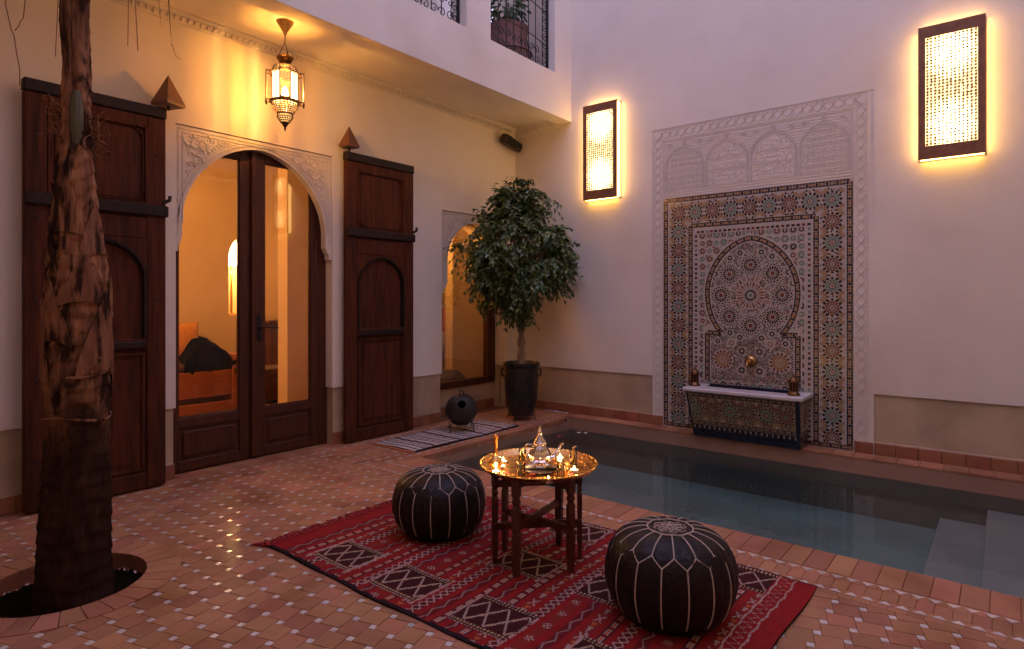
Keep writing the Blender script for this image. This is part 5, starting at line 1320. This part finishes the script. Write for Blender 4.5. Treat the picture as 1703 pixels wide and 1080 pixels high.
def rugmesh(name, img, nx, ny, LW, LL, mt, z0, hfun):
    """local x = across, y = -along"""
    X = np.linspace(0, LW, nx+1); Y = np.linspace(0, LL, ny+1); xx, yy = np.meshgrid(X, Y, indexing='ij'); zz = np.full(xx.shape, z0)
    lum = img.mean(2); zz[:-1, :-1] += .0018*(lum > .12)
    zz += hfun(xx, yy); ex = .007*np.sin(yy*5+.5)+.004*np.sin(yy*13); ey = .008*np.sin(xx*7)
    V = np.stack([xx+ex, -(yy+ey), zz], -1).reshape(-1, 3); i, j = np.meshgrid(np.arange(nx), np.arange(ny), indexing='ij'); a = (i*(ny+1)+j).ravel()
    F = np.stack([a, a+1, a+ny+2, a+ny+1], 1)
    # skirt
    ed = [(i_*(ny+1), (i_+1)*(ny+1)) for i_ in range(nx)]+[((i_+1)*(ny+1)+ny, i_*(ny+1)+ny) for i_ in range(nx)]+[(j_+1, j_) for j_ in range(ny)]+[(nx*(ny+1)+j_, nx*(ny+1)+j_+1) for j_ in range(ny)]
    me = bpy.data.meshes.new(name); n0 = len(V); allv = V.tolist(); F = F.tolist(); cols = img.reshape(-1, 3).tolist(); lowm = {}
    for (p, q_) in ed:
        for r_ in (p, q_):
            if r_ not in lowm: v_ = allv[r_]; lowm[r_] = len(allv); allv.append([v_[0], v_[1], .0015])
        F.append([p, q_, lowm[q_], lowm[p]]); cols.append([.02, .012, .012])
    me.from_pydata(allv, [], F); me.materials.append(mt); at_ = me.attributes.new('Col', 'FLOAT_COLOR', 'FACE')
    arr = np.ones((len(F), 4), dtype=np.float32); arr[:, :3] = np.array(cols); at_.data.foreach_set('color', arr.ravel()); me.update()
    return me
RUGM = attr_mat('woven_wool', bump=.6, bscale=260)
kr = thing('kilim_rug', 'red patterned woven rug lying under the brass table and the leather poufs', 'rug', (-4.05, -1.62, 0))
nx, ny = 286, 500; LW, LL = 1.29, 2.27
me = rugmesh('weave', paint_red(nx, ny, LW, LL), nx, ny, LW, LL, RUGM, .0065, lambda x, y: .004*np.sin(x*6+y*4)*np.sin(y*6.5)+.004+.006*np.clip((y-2.12)/.15, 0, 1)*np.clip(1-x/.4, 0, 1))
o = bpy.data.objects.new('weave', me); COL.objects.link(o); o.parent = kr
random.seed(2); b = MB(); FR = mat('red_fringe', (.30, .012, .014), (.18, .008, .010), scale=60, rough=.95)
for k in range(300):
    x_ = random.uniform(0, LW); l_ = random.uniform(.022, .055); dx = random.gauss(0, .014); b.tube([(x_, -.012, .010), (x_+dx*.4, l_*.5, .016+random.uniform(-.006, .012)), (x_+dx, l_, .004+random.uniform(0, .010))], [.0055, .0045, .0015], 4)
for k in range(10): b.tube([(random.uniform(-.005, .03), .0, .01), (random.uniform(-.03, .01), .05, .009), (random.uniform(-.05, .0), .085, .004)], [.008, .006, .002], 4)
tag(b.build('fringe', FR, kr), kind='stuff')
r2g = thing('small_runner', 'narrow black and white striped runner lying beside the pool', 'rug', (-2.275, -.245, 0))
nx, ny = 110, 280; 
me = rugmesh('weave', paint_bw(nx, ny, .53, 1.36), nx, ny, .53, 1.36, RUGM, .007, lambda x, y: .003*np.sin(x*9+y*5)+.003)
o = bpy.data.objects.new('weave', me); COL.objects.link(o); o.parent = r2g; o.rotation_euler = (0, 0, pi/2); o.location = (0, -.53, 0)
# turn so that its length runs along +x
o.rotation_euler = (0, 0, pi/2)
b = MB(); b.cbox((-.035, -.53, .002), (-.002, -.0, .010), .002); b.build('end_band', mat('orange_band', (.42, .14, .05), (.32, .09, .03), scale=30, rough=.9), r2g)

# ------------------------------------------------------------------ poufs
def pouf(seed):
    t = thing('leather_pouf', 'x', 'pouf', (0, 0, 0), 0, 'dark leather poufs on the red rug'); N_ = 16; R_ = .252; Hh = .345
    pr = [(0, .012), (.15, .004), (.195, .018), (.232, .070), (.250, .130), (.2525, .175), (.247, .22), (.232, .265), (.205, .302), (.165, .327), (.12, .339), (.085, .342), (.0, .340)]
    from bisect import bisect
    # smooth profile by arc length (catmull)
    def cr(p0, p1, p2, p3, u): return tuple(.5*((2*p1[i])+(-p0[i]+p2[i])*u+(2*p0[i]-5*p1[i]+4*p2[i]-p3[i])*u*u+(-p0[i]+3*p1[i]-3*p2[i]+p3[i])*u**3) for i in (0, 1))
    P_ = []
    for i in range(len(pr)-1):
        for u in np.linspace(0, 1, 6)[:-1]: P_.append(cr(pr[max(i-1, 0)], pr[i], pr[i+1], pr[min(i+2, len(pr)-1)], u))
    P_.append(pr[-1]); na = 192; V = []; F = []
    top = [p for p in P_ if True]
    def seamdist(a, z, r):
        ph = (a/(2*pi)*N_) % 1; d_low = min(ph, 1-ph); d_up = abs(ph-.5)
        zig_z = .268+.030*(1-abs(ph-.5)*2)          # V at ph=0 low, peak at ph=.5
        if z < zig_z or r > .24: return d_low if z < .268 else .5
        return d_up
    for (r, z) in P_:
        for i in range(na):
            a = 2*pi*i/na; sd = seamdist(a, z, r); arc = 2*pi*max(r, .01)/N_*sd; dep = 0
            if .03 < z and r > .09: dep = .006*math.exp(-(arc/.006)**2)-.0022*(1-(sd*2)**2 if sd <= .5 else 0)
            w_ = 1+.026*noise.noise(Vector((cos(a)*1.6, sin(a)*1.6, z*5+seed)))+.008*noise.noise(Vector((cos(a)*9, sin(a)*9, z*22+seed)))
            V.append(((r-dep)*cos(a)*w_, (r-dep)*sin(a)*w_, z+(-.004*math.exp(-((r-.09)/.012)**2) if z > .3 else 0)))
    for j in range(len(P_)-1):
        for i in range(na): F.append((j*na+i, j*na+(i+1) % na, (j+1)*na+(i+1) % na, (j+1)*na+i))
    b = MB(); b.add(V, F); b.build('leather_body', LEATHER, t, smooth=True, sharp=80)
    def surf(a, s_):     # point on profile by param s_ in 0..1 (index fraction), slightly proud
        k = min(int(s_*(len(P_)-1)), len(P_)-2); f_ = s_*(len(P_)-1)-k; r = P_[k][0]*(1-f_)+P_[k+1][0]*f_; z = P_[k][1]*(1-f_)+P_[k+1][1]*f_; return (r-.0015)*cos(a), (r-.0015)*sin(a), z+(.001 if z > .3 else 0)
    def s_of_z(zz):
        best = 0
        for k in range(len(P_)-1):
            if P_[k][1] <= zz <= P_[k+1][1] and P_[k][0] > .1: best = (k+(zz-P_[k][1])/max(1e-6, P_[k+1][1]-P_[k][1]))/(len(P_)-1)
        return best
    def s_of_r(rr):
        for k in range(len(P_)-1):
            if P_[k][1] > .3 and P_[k][0] >= rr >= P_[k+1][0]: return (k+(P_[k][0]-rr)/max(1e-6, P_[k][0]-P_[k+1][0]))/(len(P_)-1)
        return 1
    sb, sv, sp, st_ = s_of_z(.045), s_of_z(.268), s_of_z(.300), s_of_r(.088)
    b = MB(); rt = .0030
    for k in range(N_):
        a = 2*pi*k/N_; da = pi/N_
        b.tube([surf(a, s_) for s_ in np.linspace(sb, sv, 14)], rt, 5)
        for sg in (-1, 1): b.tube([surf(a+sg*da*u, sv+(sp-sv)*u) for u in np.linspace(0, 1, 5)], rt, 5)
        b.tube([surf(a+da, s_) for s_ in np.linspace(sp, st_, 10)], rt*.9, 5)
    b.tube([(.088*cos(a), .088*sin(a), .3425+.0015*sin(a*8)) for a in np.linspace(0, 2*pi, 65)], rt*1.1, 5)
    tag(b.build('stitching', THREAD, t, smooth=True), kind='stuff')
    b = MB(); random.seed(seed)
    for k in range(8):
        a = 2*pi*k/8; c = (.036*cos(a), .036*sin(a)); b.tube([(c[0]+.013*cos(q_), c[1]+.013*sin(q_), .3425) for q_ in np.linspace(0, 2*pi, 11)], .0018, 4)
        b.tube([(.012*cos(a), .012*sin(a), .343), (.062*cos(a+.15), .062*sin(a+.15), .3425)], .0018, 4); b.tube([(.055*cos(a+.2), .055*sin(a+.2), .3425), (.066*cos(a+.4), .066*sin(a+.4), .3425), (.058*cos(a+.6), .058*sin(a+.6), .3425)], .0018, 4)
    for k in range(60): a = random.uniform(0, 6.28); r = random.uniform(.005, .058); b.tube([(r*cos(a), r*sin(a), .3425), (r*cos(a)+random.gauss(0, .008), r*sin(a)+random.gauss(0, .008), .3435)], .0016, 4)
    b.tube([(.012*cos(a), .012*sin(a), .3435) for a in np.linspace(0, 2*pi, 13)], .002, 4)
    tag(b.build('embroidery', THREAD, t, smooth=True), kind='stuff'); return t
p1 = pouf(4); p1.location = (-3.392, -3.495, .008); p1.rotation_euler = (0, 0, .30); p1['label'] = 'dark leather pouf with cream stitching in the right foreground near the pool edge'
p2 = pouf(23); p2.location = (-3.355, -2.155, .008); p2.rotation_euler = (0, 0, .62); p2.scale = (1, .985, .965); tag(p2, 'dark leather pouf with cream stitching left of the brass tray table')

# ------------------------------------------------------------------ tray table
TC = Vector((-3.300, -2.778, 0)); TZ = .455
tt = thing('folding_table', 'folding carved wooden table stand carrying the round brass tray', 'table', (TC.x, TC.y, .008))
legs = [(-.185, .120), (-.045, .178), (-.252, -.045), (.195, .010), (-.035, -.212), (.118, -.160)]
legs = [(-.185, .118), (-.045, .172), (-.235, -.050), (.190, .010), (-.040, -.212), (.115, -.160)]
for (lx, ly) in legs:
    a = atan2(ly, lx); R_ = Matrix.Rotation(a, 3, 'Z'); b = MB()
    def bb(z0, z1, w0, w1, d0, d1):
        P_ = []
        for z_, w_, d_ in ((z0, w0, d0), (z1, w1, d1)):
            for sx, sy in ((-1, -1), (1, -1), (1, 1), (-1, 1)): v_ = R_ @ Vector((sx*d_/2, sy*w_/2, z_)); P_.append((v_.x+lx, v_.y+ly, z_))
        b.add(P_, [(0,3,2,1),(4,5,6,7),(0,1,5,4),(1,2,6,5),(2,3,7,6),(3,0,4,7)])
    zz = [(0, .026), (.05, .032), (.10, .036), (.19, .036), (.20, .028), (.215, .036), (.31, .036), (.325, .024), (.34, .036), (.355, .026), (.37, .038), (.435, .040)]
    for (z0, w0), (z1, w1) in zip(zz[:-1], zz[1:]): bb(z0, z1, w0, w1, w0*.62, w1*.62)
    lo = b.build('leg', TABW, tt)
    b = MB()
    for k in range(16):      # carved chevrons on outer face
        z_ = .06+k*.022; c = Vector((lx, ly, z_))+R_ @ Vector((.0118, 0, 0))
        for sg in (-1, 1): b.bar(c, c+R_ @ Vector((0, sg*.010, .010)), .003, .002, up=tuple(R_ @ Vector((1, 0, 0))))
    tag(b.build('carving', TABW, lo), kind='stuff')
ctr = Vector((-.03, -.02, 0))
for i, j in ((0, 5), (1, 4), (2, 3)):
    A = Vector((*legs[i], 0)); B = Vector((*legs[j], 0)); dz = (i-1)*.028
    b = MB(); b.bar(A+Vector((0, 0, .20+dz*.8)), B+Vector((0, 0, .20+dz*.8)), .018, .030); b.build('lower_rail', TABW, tt)
    b = MB(); b.bar(A+Vector((0, 0, .395+dz*.6)), B+Vector((0, 0, .395+dz*.6)), .018, .030); b.build('upper_rail', TABW, tt)
ty = thing('brass_tray', 'round engraved brass tray with upturned rim on the wooden folding table', 'tray', (TC.x, TC.y, TZ-.010))
b = MB(); b.lathe([(0, 0), (.24, 0), (.262, .010), (.276, .026), (.284, .028), (.286, .024), (.278, .020), (.266, .005), (.244, -.004), (0, -.004)], 96); b.build('tray_plate', TRAYB, ty, smooth=True)
b = MB()
for k in range(90): a = 2*pi*k/90; b.lathe([(0, .0015), (.0045, .001), (.005, -.001)], 6, (.281*cos(a), .281*sin(a), .029))
b.tube([(.266*cos(a), .266*sin(a), .014) for a in np.linspace(0, 2*pi, 97)], .0015, 4); b.tube([(.236*cos(a), .236*sin(a), .001) for a in np.linspace(0, 2*pi, 97)], .0015, 4); b.tube([(.17*cos(a), .17*sin(a), .0005) for a in np.linspace(0, 2*pi, 97)], .0012, 4)
tag(b.build('engraved_rim', TRAYB, ty, smooth=True), kind='stuff')
TT = TZ-.0095
WAX = mat('white_wax', (.8, .76, .70), rough=.5); ALU = mat('candle_cup', (.75, .72, .68), rough=.25, metal=1)
FL = emis('candle_flame', (1, .62, .20), 16); WG = emis('lit_wax', (1, .66, .34), 1.7, (.8, .76, .7))
def candle():
    t = thing('tealight', 'x', 'candle', (0, 0, 0), 0, 'lit tealights on the brass tray')
    b = MB(); b.lathe([(0, 0), (.0195, 0), (.0205, .014), (.0198, .014), (.019, .011)], 20); b.build('cup', ALU, t, smooth=True)
    b = MB(); b.lathe([(.019, .0105), (.0, .0105)], 20); b.build('wax', WG, t)
    b = MB(); b.lathe([(0, .0115), (.0042, .015), (.0046, .019), (.0022, .026), (0, .032)], 10); b.build('flame', FL, t, smooth=True)
    light('candle_light', t, (0, 0, .048), K_CANDLE, (1, .55, .18), .006); return t
cpos = [((-3.475, -2.962), 'front'), ((-3.511, -2.689), 0), ((-3.424, -2.648), 0), ((-3.352, -2.600), 0), ((-3.122, -2.782), 0), ((-3.265, -2.960), 0)]
clab = ['lit tealight at the front edge of the tray beside a red petal', 'lit tealight nearest the left rim of the tray in front of the flask', 'lit tealight between the brass flask and the left tea glass', 'small lit tealight behind the brass flask', 'lit tealight at the back of the tray right of the teapot', 'lit tealight at the right rim of the tray']
c0 = candle(); c0.location = (cpos[0][0][0], cpos[0][0][1], TT); c0['label'] = clab[0]
for k in range(1, 6): dup(c0, (cpos[k][0][0], cpos[k][0][1], TT), label=clab[k])
# teapot on its saucer
tp = thing('teapot', 'ornate silver teapot with a pointed lid in the middle of the tray', 'teapot', (-3.335, -2.812, TT+.010), radians(-52))
b = MB(); pr = [(0, .004), (.030, .004), (.036, .010), (.030, .018), (.040, .030), (.052, .048), (.054, .062), (.047, .082), (.034, .100), (.027, .110), (.030, .116), (.0, .118)]
V = []; na = 64
for (r, z) in pr:
    for i in range(na): a = 2*pi*i/na; fl = 1+.035*cos(12*a)*(1 if .025 < z < .095 else .2); V.append((r*fl*cos(a), r*fl*sin(a), z))
b.add(V, [(j*na+i, j*na+(i+1) % na, (j+1)*na+(i+1) % na, (j+1)*na+i) for j in range(len(pr)-1) for i in range(na)]); b.build('pot_body', SILVER, tp, smooth=True, sharp=60)
b = MB(); b.lathe([(.031, .117), (.033, .121), (.026, .130), (.022, .138), (.012, .152), (.009, .158), (.013, .164), (.010, .172), (.005, .178), (.008, .184), (.003, .194), (0, .204)], 28); b.build('lid', SILVER, tp, smooth=True)
b = MB(); b.tube([(.045, 0, .045), (.075, 0, .055), (.090, 0, .085), (.098, 0, .110), (.112, 0, .118)], [.012, .009, .007, .006, .005], 10); b.build('spout', SILVER, tp, smooth=True)
b = MB(); b.tube([(-.032, 0, .108), (-.060, 0, .112), (-.078, 0, .095), (-.074, 0, .065), (-.052, 0, .045)], .0045, 8); b.build('handle', SILVER, tp, smooth=True)
sa = MB(); sa.lathe([(0, .002), (.070, .002), (.084, .009), (.087, .008), (.072, 0), (0, 0)], 40, (-3.335, -2.812, TT)); tag(sa.build('saucer', SILVER, smooth=True), 'round silver saucer under the teapot', 'saucer')
ge = thing('brass_ewer', 'small brass bowl with curved spout standing right of the teapot', 'bowl', (-3.262, -2.890, TT))
b = MB(); b.lathe([(0, .002), (.024, .002), (.020, .008), (.036, .022), (.041, .036), (.034, .046), (.0, .046)], 28); b.build('bowl_body', TRAYB, ge, smooth=True)
b = MB(); b.tube([(.02, -.02, .034), (.042, -.030, .052), (.048, -.034, .082), (.046, -.032, .10), (.058, -.042, .106)], [.008, .006, .0055, .0055, .004], 8); b.build('spout', BRASS, ge, smooth=True)
fk = thing('brass_flask', 'long-necked brass rosewater flask at the left side of the tray', 'flask', (-3.475, -2.655, TT))
b = MB(); b.lathe([(0, 0), (.024, 0), (.022, .006), (.014, .014), (.030, .024), (.036, .040), (.030, .058), (.014, .070), (.010, .076)], 28); b.build('flask_body', TRAYB, fk, smooth=True)
b = MB(); b.lathe([(.009, .074), (.011, .082), (.008, .088), (.010, .15), (.013, .162), (.010, .168), (.006, .172), (0, .174)], 20); b.build('neck', mat('amber_brass', (.85, .36, .10), rough=.25, metal=1), fk, smooth=True)
MINT = mat('mint_leaf', (.030, .075, .012), (.05, .12, .02), scale=40, rough=.4); TEA = glass('green_tea', (.80, .72, .30), ior=1.33, refl=.5)
def teaglass(seed):
    random.seed(seed); t = thing('tea_glass', 'x', 'glass', (0, 0, 0), 0, 'small tea glasses on the brass tray')
    b = MB(); b.lathe([(0, .001), (.017, .001), (.018, .004), (.0195, .062), (.0185, .062), (.017, .008), (0, .006)], 24); b.build('glass_cup', CLEAR, t, smooth=True)
    b = MB(); b.lathe([(0, .008), (.0165, .009), (.0175, .046), (0, .046)], 20); b.build('tea', TEA, t, smooth=True)
    b = MB()
    for k in range(26):
        p = Vector((random.gauss(0, .005), random.gauss(0, .005), random.uniform(.012, .054))); leafq(b, p, Vector((random.gauss(0, 1), random.gauss(0, 1), random.gauss(.3, .6))), .016, 0)
    tag(b.build('mint_sprig', MINT, t), kind='stuff')
    b = MB(); b.tube([(.0192*cos(a), .0192*sin(a), .062) for a in np.linspace(0, 2*pi, 25)], .0011, 4); b.build('gold_rim', BRASS, t, smooth=True); return t
gp = [((-3.455, -2.795), 'mint tea glass in front of the teapot on the left'), ((-3.364, -2.952), 'mint tea glass in front of the teapot on the right'), ((-3.150, -2.880), 'mint tea glass at the far right rim of the tray'), ((-3.262, -2.650), 'tea glass standing behind the teapot on the left')]
g0 = teaglass(3); g0.location = (*gp[0][0], TT); g0['label'] = gp[0][1]
for k in range(1, 4): dup(g0, (*gp[k][0], TT), k*1.3, label=gp[k][1])
PET = mat('red_petal', (.50, .03, .025), (.62, .10, .05), scale=60, rough=.5); PETW = mat('white_petal', (.7, .6, .55), rough=.5)
def petal(name, x, y, z, r, mt, label, cat='petal', group=None):
    b = MB(); V = [(0, 0, .002)]; n = 8
    for i in range(n): a = 2*pi*i/n; V.append((r*cos(a)*(1+.2*cos(a)), r*sin(a)*.8, .003+.006*sin(a*1.5)**2))
    V2 = [(v_[0], v_[1], v_[2]-.001) for v_ in V]
    b.add(V, [(0, i+1, (i+1) % n+1) for i in range(n)]); b.add(V2, [(0, (i+1) % n+1, i+1) for i in range(n)])
    o = b.build(name, mt); o.location = (x, y, z); o.rotation_euler = (0, 0, random.uniform(0, 6)); tag(o, label, cat, group); return o
for k, (x, y, l_) in enumerate(((-3.492, -2.728, 'red petal on the tray beside the left tealights'), (-3.43, -2.84, 'red petal at the foot of the left front tea glass'), (-3.492, -2.940, 'red petal touching the front tealight'), (-3.320, -2.975, 'red petal between the right tea glass and right tealight'), (-3.150, -2.740, 'red petal at the back of the tray by the rear tealight'), (-3.30, -2.69, 'red petal behind the teapot near the rear tea glass'))):
    petal('petal', x, y, TT+.001, .017, PET, l_, group='petals on the brass tray')
petal('petal', -3.44, -2.985, TT+.001, .016, PETW, 'pale petal beside the front tealight on the tray', group='petals on the brass tray')
for k, (x, y, mt_, l_) in enumerate(((-.60, -1.04, PET, 'red petal floating in the far corner of the pool'), (-.33, -1.10, PETW, 'white petal floating in the far corner of the pool, left one of two'), (-.30, -1.17, PETW, 'white petal floating in the far corner of the pool, right one of two'))):
    petal('floating_petal', x, y, -.119, .026, mt_, l_, group='petals floating in the pool')

# ------------------------------------------------------------------ clay jar on wire stand
jr = thing('clay_jar', 'round black clay jar with a ring handle lying on a wire stand on the runner', 'jar', (-1.45, -.50, .01))
d_ = Vector((-.62, -.62, .42)).normalized(); Rj = Vector((0, 0, 1)).rotation_difference(d_).to_matrix()
b = MB(); b.lathe([(0, -.152), (.05, -.148), (.10, -.118), (.142, -.060), (.152, 0), (.140, .062), (.105, .112), (.060, .140), (.046, .146), (.046, .160), (.040, .160), (.036, .140), (.030, .05), (.0, .0)], 36, (0, 0, .205), rot=Rj); b.build('jar_body', mat('matte_black_clay', (.018, .013, .011), (.028, .020, .016), scale=9, rough=.55, bump=.4, bscale=30), jr, smooth=True)
c = Vector((0, 0, .205))+Vector((-.05, -.05, .150)); b = MB(); b.tube([c+Vector((.022*cos(a)*.7, -.022*cos(a)*.7, .030*sin(a)+.01)) for a in np.linspace(0, 2*pi, 17)], .006, 6); b.build('ring_handle', IRON, jr, smooth=True)
b = MB()
for sg in (-1, 1):
    a = sg*.9-2.2+pi/2; q_ = Vector((cos(a), sin(a), 0)); b.lathe([(0, -.01), (.012, 0), (.0, .02)], 8, tuple(Vector((0, 0, .205))+q_*.150))
b.build('side_knobs', IRON, jr, smooth=True)
b = MB(); b.tube([(.095*cos(a), .095*sin(a), .085) for a in np.linspace(0, 2*pi, 25)], .005, 5)
for k in range(4): a = 2*pi*k/4+.05; e = Vector((cos(a), sin(a), 0)); b.tube([e*.05+Vector((0, 0, .055)), e*.095+Vector((0, 0, .085)), e*.135+Vector((0, 0, .10)), e*.155+Vector((0, 0, .07)), e*.150+Vector((0, 0, .03)), e*.165+Vector((0, 0, .004))], .0045, 5)
b.build('wire_stand', IRON, jr, smooth=True)

# ------------------------------------------------------------------ balcony grilles and what stands behind
def grille(name, label, x0, x1):
    z0, z1, y = SZ+.03, WT-.01, BY+.095; t = thing(name, label, 'window grille', ((x0+x1)/2, y, z0))
    b = MB()
    for a, c in (((x0+.012, z0), (x0+.012, z1)), ((x1-.012, z0), (x1-.012, z1)), ((x0, z0), (x1, z0)), ((x0, z1), (x1, z1))): b.bar((a[0], y, a[1]), (c[0], y, c[1]), .022, .022, up=(0, 1, 0))
    b.build('frame', IRON, t, world=True)
    n = round((x1-x0-.2)/.115)
    for i in range(n+1): b = MB(); xx = x0+.10+(x1-x0-.2)*i/n; b.tube([(xx, y, z0), (xx, y, z1)], .0055, 6); b.build('bar', IRON, t, world=True)
    for sx in (0, 1):        # scroll columns at the sides and along the bottom
        zz = z0+.07
        while zz < z1-.05:
            xc = x0+.055 if sx == 0 else x1-.055; b = MB(); sp = spiral((xc, zz), .042, 1.25, pi/2*(1 if sx else -1), 1 if sx else -1, 16); b.tube([(p[0], y, p[1]) for p in sp], .0045, 5); b.build('scroll', IRON, t, world=True); zz += .092
    k = 0; xx = x0+.16
    while xx < x1-.12:
        for r_ in range(2):
            b = MB(); sp = spiral((xx, z0+.055+r_*.115), .047, 1.2, 0 if (k+r_) % 2 else pi, 1 if (k+r_) % 2 else -1, 16); b.tube([(p[0], y-.006, p[1]) for p in sp], .0045, 5); b.build('scroll', IRON, t, world=True)
        xx += .098; k += 1
    for zz in (z0+.25, z0+.60): b = MB(); b.tube([(xx_, y-.008, zz+.06*sin(pi*(xx_-x0)/(x1-x0))) for xx_ in np.linspace(x0, x1, 17)], .0055, 5); b.build('arched_bar', IRON, t, world=True)
grille('window_grille', 'black wrought iron grille of the upper opening nearest the corner', *WB)
grille('window_grille', 'black wrought iron grille of the upper opening left of the corner one', *WA)
up_ = thing('terracotta_urn', 'large terracotta urn standing behind the upper grille nearest the corner', 'urn', (-.50, -.28, 3.42))
b = MB(); b.lathe([(0, 0), (.18, 0), (.24, .12), (.27, .35), (.26, .55), (.22, .70), (.235, .76), (.245, .80), (.21, .80), (.19, .72), (0, .70)], 36)
for z_ in (.25, .52): b.tube([(.272*cos(a), .272*sin(a), z_) for a in np.linspace(0, 2*pi, 33)], .010, 5)
b.build('urn_body', mat('dusty_terracotta', (.22, .11, .09), (.16, .075, .06), scale=6, rough=.8, bump=.3), up_, smooth=True)
us = thing('balcony_shrub', 'dark green shrub growing in the terracotta urn behind the upper grille', 'shrub', (-.50, -.28, 4.12))
b = MB(); random.seed(6)
for k in range(420):
    d = Vector((random.gauss(0, 1), random.gauss(0, 1), random.gauss(0, 1))).normalized(); p = Vector((0, 0, .38))+Vector((d.x*.22, d.y*.22, d.z*.36))*random.uniform(.5, 1); leafq(b, p, d+Vector((0, 0, -.4)), .075, random.choice((0, 1)))
tag(b.build('foliage', LEAFM, us), kind='stuff')
b = MB(); b.tube([(0, 0, 0), (.02, 0, .2), (0, .01, .45)], [.02, .015, .01], 7); b.build('stem', BARK, us, smooth=True)
b = MB(); b.cbox((-2.35, .2, 3.425), (-1.72, .6, 4.6), .01); dk = b.build('dark_cupboard', DOORW, origin=(-2.0, .4, 3.425)); tag(dk, 'dark wooden cupboard behind the upper grille further from the corner', 'cupboard')
